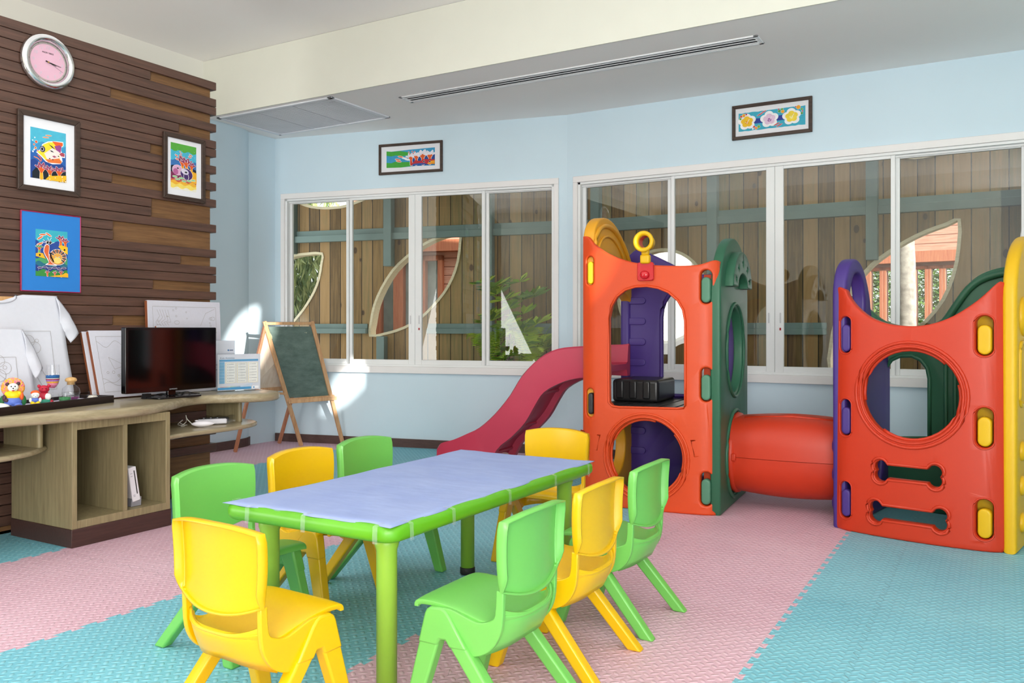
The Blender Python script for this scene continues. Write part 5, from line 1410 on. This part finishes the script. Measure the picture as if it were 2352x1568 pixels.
cbls = obj('cable_bundle', bm, mat('cable_black', '151516', .5), None, (-4.285, 3.32, WT+.0), (0, 0, RZ)); tag(cbls, 'black power cables lying behind the television stand', 'cables')

M_cloth = mat('canvas_white', 'CFCFDA', .9, .1, noise=.02, nscale=60, bump=.15, bscale=700)
M_cloth2 = mat('tshirt_white', 'D2D4DE', .9, .1, noise=.015, nscale=50)
M_cframe = wood('canvas_frame_wood', '7A3E26', 'A8643C', 'z', .6)
M_sketch = mat('ink_sketch', 'A09C98', .8, .1, noise=0)
def sketch_lines(bm, w_, h_, kind, y):
    rr = random.Random(kind)
    def ln(pts, w=.0009):
        for p, q in zip(pts, pts[1:]):
            a = Vector((p[0], p[1])); b = Vector((q[0], q[1])); d = (b-a)
            if d.length < 1e-6: continue
            nn = Vector((-d.y, d.x)).normalized()*w
            bm.faces.new([bm.verts.new((c.x, y, c.y)) for c in (a+nn, b+nn, b-nn, a-nn)])
    m_ = .035
    x0, x1, z0, z1 = -w_/2+m_, w_/2-m_, m_, h_-m_
    ln([(x0, z0), (x1, z0), (x1, z1), (x0, z1), (x0, z0)])
    cx = (x0+x1)/2
    def circle(c, r, n=16, a0=0, a1=2*PI, e=1): ln([(c[0]+r*math.cos(a0+(a1-a0)*k/n), c[1]+e*r*math.sin(a0+(a1-a0)*k/n)) for k in range(n+1)])
    def wave(z, amp, ph): ln([(x0+(x1-x0)*k/30, z+amp*math.sin(k*.7+ph)) for k in range(31)])
    W_, H_ = x1-x0, z1-z0
    if kind == 1:      # fish among bubbles
        circle((cx+.02, z0+H_*.5), H_*.26, 26); circle((cx+.02, z0+H_*.5), H_*.22, 22, 1, 4.4)
        ln([(cx-.08, z0+H_*.5), (cx-W_*.36, z0+H_*.62), (cx-W_*.30, z0+H_*.40), (cx-.08, z0+H_*.44)])
        wave(z0+H_*.14, .012, 0); wave(z0+H_*.20, .014, 1.4); wave(z0+H_*.86, .02, 2)
        for k in range(12): circle((x0+.03+rr.random()*W_*.8, z0+H_*(.22+.15*rr.random())), .004+.006*rr.random(), 10)
    elif kind == 2:    # leaves and a sea creature
        circle((cx-.03, z0+H_*.45), .10, 20, .3, PI-.2, .7); circle((cx-.03, z0+H_*.45), .10, 20, PI, 2*PI-.4, .4)
        for k in range(10):
            a = (x0+W_*rr.random()*.95, z0+H_*rr.random()*.9); circle(a, .012+.014*rr.random(), 12, 0, 2*PI, .6)
        for k in range(26): circle((x0+W_*rr.random(), z0+H_*rr.random()), .0025+.004*rr.random(), 8)
        for k in range(5):
            b = x0+.03+.02*k; ln([(b, z1-.02), (b+.02, z1-.06-.01*k), (b-.01, z1-.10), (b+.025, z1-.15)])
        ln([(cx+.04, z0+.12), (cx+.10, z0+H_*.7), (cx+.16, z1-.04), (x1-.01, z1-.01)])
    else:              # flowers and stalks
        for c in ((cx-W_*.25, z0+H_*.78), (cx+W_*.22, z0+H_*.72)):
            for k in range(5): a = 2*PI*k/5; circle((c[0]+.045*math.cos(a), c[1]+.04*math.sin(a)), .032, 12)
            circle(c, .008, 8)
        for k in range(9): ln([(cx+W_*.22-.05*k, z0+H_*.60), (cx+W_*.3-.05*k+.02, z0+H_*.40), (cx+W_*.45-.05*k, z0+H_*.05)])
        for k in range(8): circle((x0+W_*rr.random(), z1-.03-.05*rr.random()), .006+.006*rr.random(), 10)
def canvas(name, label, w_, h_, th, y, xb, lean, kind, zb=WT, m=None, off=0):
    """stands on the counter, leans back to the slat wall; y = centre along the wall, xb = foot of the front face"""
    t = thing(name, label, 'canvas', (xb, y, zb), 0)
    t.rotation_euler = (-lean, 0, RZ); t.rotation_mode = 'XYZ'
    t.matrix_basis = Matrix.Translation((xb, y, zb+th*math.sin(lean)+.001))@Matrix.Rotation(RZ, 4, 'Z')@Matrix.Rotation(-lean, 4, 'X')
    bm = B(); add_box(bm, -w_/2, w_/2, .004, th, 0, h_); obj('stretcher_frame', bm, M_cframe, t, bevel=.002)
    bm = B(); add_box(bm, -w_/2-.001, w_/2+.003, -.0, .004, 0, h_+.002); add_box(bm, -w_/2+.001, w_/2+.002, .004, th*.7, h_, h_+.003); cv = obj('cloth', bm, m or M_cloth, t, bevel=.002)
    if kind:
        bm = B(); sketch_lines(bm, w_, h_, kind, -.0008); obj('drawing', bm, M_sketch, cv)
    return t
canvas('stretched_canvas', 'large white canvas with a sea drawing behind the television at the wall end', .56, .585, .030, 3.675, -4.585, .05, 2)
canvas('stretched_canvas', 'white canvas with an outlined fish drawing leaning between the shirts and the television', .50, .405, .028, 3.235, -4.475, .28, 1)
canvas('stretched_canvas', 'second white canvas stacked directly behind the fish drawing canvas', .50, .40, .024, 3.215, -4.510, .28, 0)
canvas('stretched_canvas', 'plain white canvas whose top edge shows just above the television', .40, .425, .02, 3.60, -4.515, .04, 0)
def shirt_board(label, w_, h_, y, xb, lean, kind, z0=WT, blabel=''):
    M = Matrix.Translation((xb, y, z0+.02*math.sin(lean)+.001))@Matrix.Rotation(RZ, 4, 'Z')@Matrix.Rotation(-lean, 4, 'X')
    t = thing('tshirt', label, 't-shirt'); t.matrix_basis = M
    bm = B()
    hw = w_/2
    def body(u, v):
        x = (u*2-1)*hw*(1-.10*v**2.5+.012*math.sin(v*9)); z = h_*v
        if v > .9: z -= max(0, (.10-abs(u-.5)*.55))*1.1*(v-.9)*10*.35
        return (x, -.004-.004*math.sin(u*11)*math.sin(v*7), z)
    grid(bm, body, 26, 30)
    bd_ = obj('body', bm, M_cloth2, t, solid=.004, soff=1)
    for sx in (-1, 1):
        bm = B()
        top_ = [(hw*.88, h_-.005), (hw*1.08, h_-.10), (hw*1.20, h_-.215)]
        bt_ = [(hw*.90, h_-.17), (hw*.97, h_-.22), (hw*1.04, h_-.27)]
        def slv(u, v):
            k = u*2; i = min(int(k), 1); f = k-i
            a = Vector(top_[i]).lerp(Vector(top_[i+1]), f); b = Vector(bt_[i]).lerp(Vector(bt_[i+1]), f); p = a.lerp(b, v)
            return (sx*p.x, -.006-.014*math.sin(PI*v)-.003*math.sin(u*9+v*5), p.y)
        grid(bm, slv, 14, 10); obj('sleeve', bm, M_cloth2, t, solid=.005, soff=0)
    bm = B(); add_tube(bm, [(.085*math.cos(a), -.010, h_-.004+.040*math.sin(a)) for a in [PI+PI*k/12 for k in range(13)]], .008, 8); obj('collar', bm, M_cloth2, t)
    bm = B(); n0 = 0; sketch_lines(bm, w_*.82, h_*.66, kind, -.0135)
    for v in bm.verts: v.co.z += h_*.06
    obj('drawing', bm, M_sketch, bd_)
    b2_ = thing('display_board', blabel, 'board'); b2_.matrix_basis = M@Matrix.Translation((0, 0, .0))
    bm = B(); add_box(bm, -hw*.86, hw*.86, .001, .016, 0, h_-.01); obj('panel', bm, wood('board_plywood', 'B88A58', 'D0A572', 'z', .6), b2_)
shirt_board('large white t-shirt with outlined flower drawing stretched on a board by the slat wall', .70, .60, 2.50, -4.515, .19, 3, blabel='plywood board inside the large white t-shirt')
shirt_board('smaller white t-shirt with outlined drawing in front of the large one at the left edge', .54, .41, 2.31, -4.425, .19, 3, blabel='plywood board inside the smaller white t-shirt')

# tray with craft figures
M_tray = wood('tray_black', '17100E', '2A1E1A', 'x', .35)
ta = math.atan2(2.93-2.05, -4.27+4.015)      # direction of the front edge
tr = thing('display_tray', 'long black tray with craft figures on the counter', 'tray', (-4.27, 2.93, WT), ta)
TL_, TD_ = -1.25, .235     # runs backwards along -x local, depth +y local
bm = B(); add_box(bm, TL_, 0, 0, TD_, 0, .020); obj('tray_base', bm, M_tray, tr)
bm = B(); add_box(bm, TL_+.012, -.02, .014, TD_-.014, .020, .0215); obj('paper_lining', bm, mat('paper_white', 'DAD8EC', .8), tr)
for a in ((TL_, 0, 0, .012, 0, .040), (TL_, 0, TD_-.012, TD_, 0, .040), (TL_, TL_+.012, .012, TD_-.012, 0, .040), (-.012, 0, .012, TD_-.012, 0, .040)):
    bm = B(); add_box(bm, *a); obj('tray_side', bm, M_tray, tr, bevel=.002)
TRF = Frame(-4.27, 2.93, ta)
def tp_(x, y): return TRF.world(x, y, WT+.0217)
def trpx(px, yl):
    return (TRF.un(px, 900, yl)[0], yl)
FR_ = math.radians(62)      # figures look towards the room
def figure(label, x, y, s, parts, cat='figurine', name='plaster_figure'):
    t = thing(name, label, cat, tp_(x, y), FR_)
    for nm, balls, m in parts:
        bm = B()
        for c, r in balls: add_ball(bm, tuple(k*s for k in c), tuple(k*s for k in r) if isinstance(r, tuple) else r*s, 16)
        obj(nm, bm, m, t)
    return t
P_ = lambda nm, hx: mat('paint_'+nm, hx, .45, .4, noise=.05, nscale=60)
pY, pB, pW, pR, pG, pBr, pO = P_('yellow', 'F2CF10'), P_('blue', '5A74C8'), P_('white', 'EEEFE8'), P_('red', 'B81E38'), P_('green', '1E6E3A'), P_('brown', '4A3038'), P_('orange', 'E4602A')
pK = P_('black', '15141A')
M_afro = bpy.data.materials.new('speckled_halo'); M_afro.use_nodes = True; n = NT(M_afro)
vo = n.node('ShaderNodeTexVoronoi'); vo.inputs['Scale'].default_value = 160; n.l.new(n.coord(), vo.inputs['Vector'])
sp_ = n.xyz(vo.outputs['Color']); n.color(n.ramp(sp_[0], [(.3, hexc('F0A030')), (.55, hexc('F2C25A')), (.8, hexc('E8709A'))])); n.bump(vo.outputs['Distance'], .8, .004)
figure('painted bear figure with orange halo and yellow shirt on the tray', *trpx(30, .10), 1.0, [
    ('halo', [((0, .022, .098), (.052, .012, .050))], M_afro),
    ('trousers', [((0, 0, .030), (.038, .030, .030)), ((-.020, -.012, .014), (.020, .024, .014)), ((.020, -.012, .014), (.020, .024, .014))], pB),
    ('shirt', [((0, 0, .062), (.034, .026, .026)), ((-.024, -.004, .068), (.014, .014, .014)), ((.024, -.004, .068), (.014, .014, .014))], pY),
    ('arm', [((-.036, -.006, .050), (.010, .012, .018)), ((-.028, -.018, .038), (.010, .010, .009))], pBr),
    ('arm', [((.036, -.006, .056), (.010, .012, .020))], pO),
    ('shoe', [((-.020, -.030, .008), (.016, .016, .009)), ((.022, -.030, .008), (.016, .016, .009))], pBr),
    ('head', [((0, -.004, .100), (.024, .021, .022)), ((0, -.022, .094), (.011, .010, .009))], pW),
    ('ear', [((-.024, .004, .116), .009), ((.022, .004, .118), .009)], pBr),
    ('face', [((-.008, -.023, .106), .0032), ((.008, -.023, .106), .0032), ((0, -.032, .097), .0035)], pK),
    ('mouth', [((0, -.028, .086), (.006, .004, .003))], pR),
    ('cape', [((-.042, .018, .032), (.016, .012, .028)), ((.042, .018, .032), (.016, .012, .028))], pG)])
figure('small painted boy figure with red hair and yellow trousers on the tray', *trpx(81, .05), 1.0, [
    ('base', [((0, 0, .005), (.030, .022, .006))], pR), ('trousers', [((-.010, 0, .016), (.012, .013, .013)), ((.010, 0, .016), (.012, .013, .013))], pY),
    ('top', [((0, 0, .032), (.018, .014, .014))], pB), ('arm', [((-.021, -.002, .032), (.007, .008, .012))], pW), ('arm', [((.021, -.002, .032), (.007, .008, .012))], pW),
    ('head', [((0, -.002, .058), (.019, .017, .018))], pW), ('hair', [((0, .003, .068), (.021, .018, .013))], pO),
    ('face', [((-.007, -.018, .058), (.003, .001, .001)), ((.007, -.018, .058), (.003, .001, .001)), ((0, -.018, .050), (.0015, .001, .0015))], pK)])
figure('red and white painted bear figure sitting behind the small boy figure on the tray', *trpx(101, .095), 1.0, [
    ('body', [((0, 0, .040), (.028, .024, .028)), ((.030, -.004, .012), (.014, .018, .012))], pR), ('belly', [((0.016, -.014, .040), (.017, .014, .018))], pW), ('shorts', [((0.004, -.006, .016), (.030, .024, .016))], P_('teal', '2A8A72')),
    ('head', [((0, 0, .078), (.025, .021, .021)), ((0, -.018, .074), (.012, .010, .009))], pR), ('ear', [((-.022, .003, .094), .009), ((.022, .003, .094), .009)], pR), ('face', [((-.008, -.021, .083), .0022), ((.008, -.021, .083), .0022)], pK)])
t = thing('plaster_figure', 'unpainted white plaster piece at the left edge of the photo on the tray', 'figurine', tp_(*trpx(-8, .06)), FR_)
bm = B(); add_ball(bm, (0, 0, .016), (.055, .035, .020), 18); add_ball(bm, (-.035, 0, .026), (.03, .026, .018), 16); obj('body', bm, pW, t)
# glassware
def lathe_thing(name, label, cat, x, y, prof, m, extra=()):
    t = thing(name, label, cat, tp_(x, y)); bm = B(); add_lathe(bm, prof, 0, 0, 32, False); o = obj('glass', bm, m, t)
    for nm, pr, mm in extra:
        bm = B(); add_lathe(bm, pr, 0, 0, 32, True); obj(nm, bm, mm, t)
    return t
M_gl = glass_mat('craft_glass', (.985, .99, .995)); 
S = lambda nm, hx: mat('sand_'+nm, hx, .9, .1, noise=.15, nscale=200)
lathe_thing('sand_goblet', 'stemmed glass filled with layers of coloured sand and gel on the tray', 'glass', *trpx(121, .12),
    [(.030, 0), (.029, .003), (.006, .010), (.004, .02), (.004, .065), (.012, .078), (.026, .098), (.033, .125), (.033, .155), (.030, .200)], M_gl,
    [('sand_layer', [(.010, .078), (.023, .096), (.0265, .104)], S('pink', 'E88AA8')), ('sand_layer', [(.0265, .1045), (.030, .113)], S('gold', 'E2A848')), ('sand_layer', [(.030, .1135), (.0315, .121)], S('violet', 'A878C0')), ('sand_layer', [(.0315, .1215), (.0322, .126)], S('crimson', 'A82048')), ('sand_layer', [(.0318, .1265), (.0318, .130)], S('white', 'E8E4DC')), ('sand_layer', [(.0318, .1305), (.0322, .145)], S('blue', '2A62A0'))])
lathe_thing('corked_bottle', 'round clear glass bottle with a wooden stopper on the tray', 'bottle', *trpx(163, .145),
    [(.026, 0), (.040, .012), (.046, .040), (.042, .066), (.022, .082), (.020, .095), (.022, .098)], M_gl,
    [('stopper', [(.019, .085), (.019, .100), (.028, .104), (.030, .112), (.024, .122), (.008, .126)], wood('stopper_wood', 'C89858', 'E2BC82', 'x', .4)), ('coloured_sand', [(.025, .002), (.038, .012), (.040, .020)], S('purple', '7A3A6A')), ('gel', [(.0405, .0205), (.043, .045)], M_gl)])
lathe_thing('glass_cup', 'small clear glass cup with red and green filling in front of the corked bottle', 'glass', *trpx(149, .06),
    [(.026, 0), (.028, .004), (.030, .040), (.031, .048)], M_gl, [('red_filling', [(.026, .002), (.027, .010)], S('red', 'B04048')), ('green_filling', [(.026, .0105), (.028, .030)], S('green', '4A8A5A'))])
lathe_thing('glass_jar', 'small round glass jar with white shells near the right end of the tray', 'jar', *trpx(213, .075),
    [(.022, 0), (.030, .012), (.028, .024), (.018, .034), (.024, .044)], M_gl, [('shells', [(.020, .003), (.026, .012), (.020, .022)], S('shell', 'D8D2C4'))])

# acrylic sign holders with printed sheets
M_acr = glass_mat('acrylic', (.97, .98, .99))
def sign(name, label, w_, h_, x, y, rot, draw, z=WT):
    t = thing(name, label, 'sign', (x, y, z), rot)
    bm = B(); add_box(bm, -w_/2, w_/2, -.004, -.0025, 0, h_); add_box(bm, -w_/2, w_/2, .0025, .004, 0, h_); add_box(bm, -w_/2-.004, w_/2+.004, -.03, .04, 0, .003)
    obj('holder', bm, M_acr, t)
    bm = B(); add_box(bm, -w_/2+.003, w_/2-.003, -.001, .001, .005, h_-.004); sh = obj('sheet', bm, mat('print_paper', 'E4E5EE', .7), t)
    A = Art(None); A.y = -.0012; draw(A, -w_/2+.003, .005, w_-.006, h_-.009); A.make('print', sh)
    return t, sh
def sched(A, x, z, w_, h_):
    P = lambda a, b: (x+a*w_, z+b*h_)
    def rc(a0, b0, a1, b1, c): A.poly([P(a0, b0), P(a1, b0), P(a1, b1), P(a0, b1)], c)
    rc(.04, .80, .95, .855, '5CA4D2'); rc(.04, .19, .16, .79, '7DB7DC')
    for k in range(1, 7): rc(.04, .19+.086*k, .16, .194+.086*k, 'D8E6F2')
    for k in range(3):
        rc(.175+.262*k, .20, .42+.262*k, .77, 'E9E2CC'); rc(.20+.262*k, .215, .405+.262*k, .755, 'F0EFEA')
        for j in range(7): rc(.255+.262*k, .25+.078*j, .37+.262*k+.02*(j % 2), .258+.078*j, '7D7F88'); rc(.225+.262*k, .247+.078*j, .235+.262*k, .262+.078*j, '4A4C58')
    rc(.0, .02, .78, .085, '4C9CD0'); A.poly([P(.0, .085), P(.55, .12), P(.82, .19), P(.78, .085)], 'C9D8EA')
    for k in range(26): A.poly([P(.06+.018*k, .085), P(.068+.018*k, .085), P(.064+.018*k, .125)], ['C8402E', 'E08A2A', 'E8C62A', '6AA83A', '3A7A6A', '2A3A6A'][k*6//26])
    rc(.80, .02, .96, .10, 'F0F1F6'); A.ell(*P(.84, .06), .015*w_, .02*w_, '3A86C0')
sg, sh = sign('activity_sign', 'blue and white activities timetable in a clear acrylic holder at the end of the counter', .300, .246, -4.36, 3.90, math.radians(72), sched)
bm = B(); add_text(bm, 'Kids Activities', .017, -.13, .212, -.0018, 1.0); obj('heading', bm, mat('ink_blue_grey', '5A7A9A', .6), sh)
def plain(A, x, z, w_, h_):
    P = lambda a, b: (x+a*w_, z+b*h_)
    A.ell(*P(.78, .80), .006, .006, '3A76B0'); A.poly([P(.82, .79), P(.94, .79), P(.94, .81), P(.82, .81)], '5A6A8A')
    for k in range(3): A.poly([P(.06, .60-.1*k), P(.3+.2*(k > 0)+.2*(k > 1), .60-.1*k), P(.3+.2*(k > 0)+.2*(k > 1), .61-.1*k), P(.06, .61-.1*k)], '6A6E80')
sign('activity_sign', 'plain white notice in a taller acrylic holder behind the timetable', .215, .335, -4.50, 3.86, math.radians(72), plain)

# games console and controllers
M_con = mat('console_white', 'E6E3EA', .35, .5, noise=.01)
cn = thing('games_console', 'white upright games console leaning in a grey stand in the right cabinet compartment', 'games console', (-4.145, 2.925, pz+.0405), RZ)
bm = B(); add_prism(bm, [(-.030, -.0), (.032, .0), (.034, .050), (-.024, .050)], -.075, .085, 'y'); obj('cradle', bm, mat('console_grey', '8B8A92', .5), cn, bevel=.003)
Mt = Matrix.Translation((0.004, 0, .018))@Matrix.Rotation(-.16, 4, 'Y')
bm = B(); add_box(bm, -.024, .024, -.078, .075, .010, .200, Mt); bo_ = obj('body', bm, M_con, cn, bevel=.004)
bm = B(); add_box(bm, .006, .011, -.0795, -.078, .05, .180, Mt); obj('disc_slot', bm, M_blk, bo_)
bm = B()
for z in (.165, .150, .045, .038): add_box(bm, -.016, -.004, -.0787, -.078, z, z+.004, Mt)
obj('button_marks', bm, mat('mark_grey', 'B8B6C0', .5), bo_)
zs_ = .5035
t = thing('nunchuk_controller', 'rounded white hand controller with coiled cable on the low shelf', 'game controller', (-4.17, 3.45, zs_), .8)
bm = B()
def pod(u, v):
    a = 2*PI*u; s = v; r = math.sin(PI*min(1, s*.98+.01))**.6; L = .13
    return (-L/2+L*s, (.026-.008*s)*r*math.cos(a), .020+.020*r*math.sin(a)*(1-.2*s))
grid(bm, pod, 18, 12); obj('grip', bm, M_con, t)
bm = B(); add_ball(bm, (-.035, 0, .040), (.012, .012, .004), 12); obj('stick', bm, M_con, t)
bm = B(); add_tube(bm, smoothline([(-.06, 0, .02), (-.09, .01, .05), (-.10, .04, .07), (-.10, .06, .03), (-.13, .05, .004), (-.11, .09, .004), (-.14, .10, .02), (-.12, .06, .04), (-.15, .08, .01), (-.10, .11, .004)], 5), .0028, 6); obj('cable', bm, mat('cable_grey_white', 'C9C6BE', .5), t)
t = thing('remote_controller', 'white stick shaped game remote wrapped in clear plastic on the low shelf', 'game controller', (-4.24, 3.58, zs_), .95)
bm = B(); add_box(bm, -.085, .085, -.020, .020, .003, .034); bd3 = obj('body', bm, M_con, t, bevel=.008, seg=3)
bm = B()
for x in (-.05, -.01, .03): add_ball(bm, (x, 0, .040), (.006, .006, .002), 8)
obj('button', bm, mat('button_grey', 'B8BCC4', .4), bd3)
bm = B(); grid(bm, lambda u, v: (-.10+.2*u, .034*math.cos(PI*v), .004+.036*math.sin(PI*v)+.003*math.sin(u*23+v*9)), 20, 8); obj('wrapper', bm, glass_mat('clear_wrap', (.93, .94, .95), .05), t)
t = thing('remote_controller', 'dark game remote in a clear bag at the back of the low shelf', 'game controller', (-4.33, 3.68, zs_), .95)
bm = B(); add_box(bm, -.080, .080, -.019, .019, .003, .030); obj('body', bm, mat('dark_plastic', '4A4C52', .35), t, bevel=.008, seg=3)
bm = B(); grid(bm, lambda u, v: (-.10+.22*u, .036*math.cos(PI*v), .003+.036*math.sin(PI*v)+.004*math.sin(u*19+v*7)), 20, 8); obj('bag', bm, MATS['clear_wrap'], t)
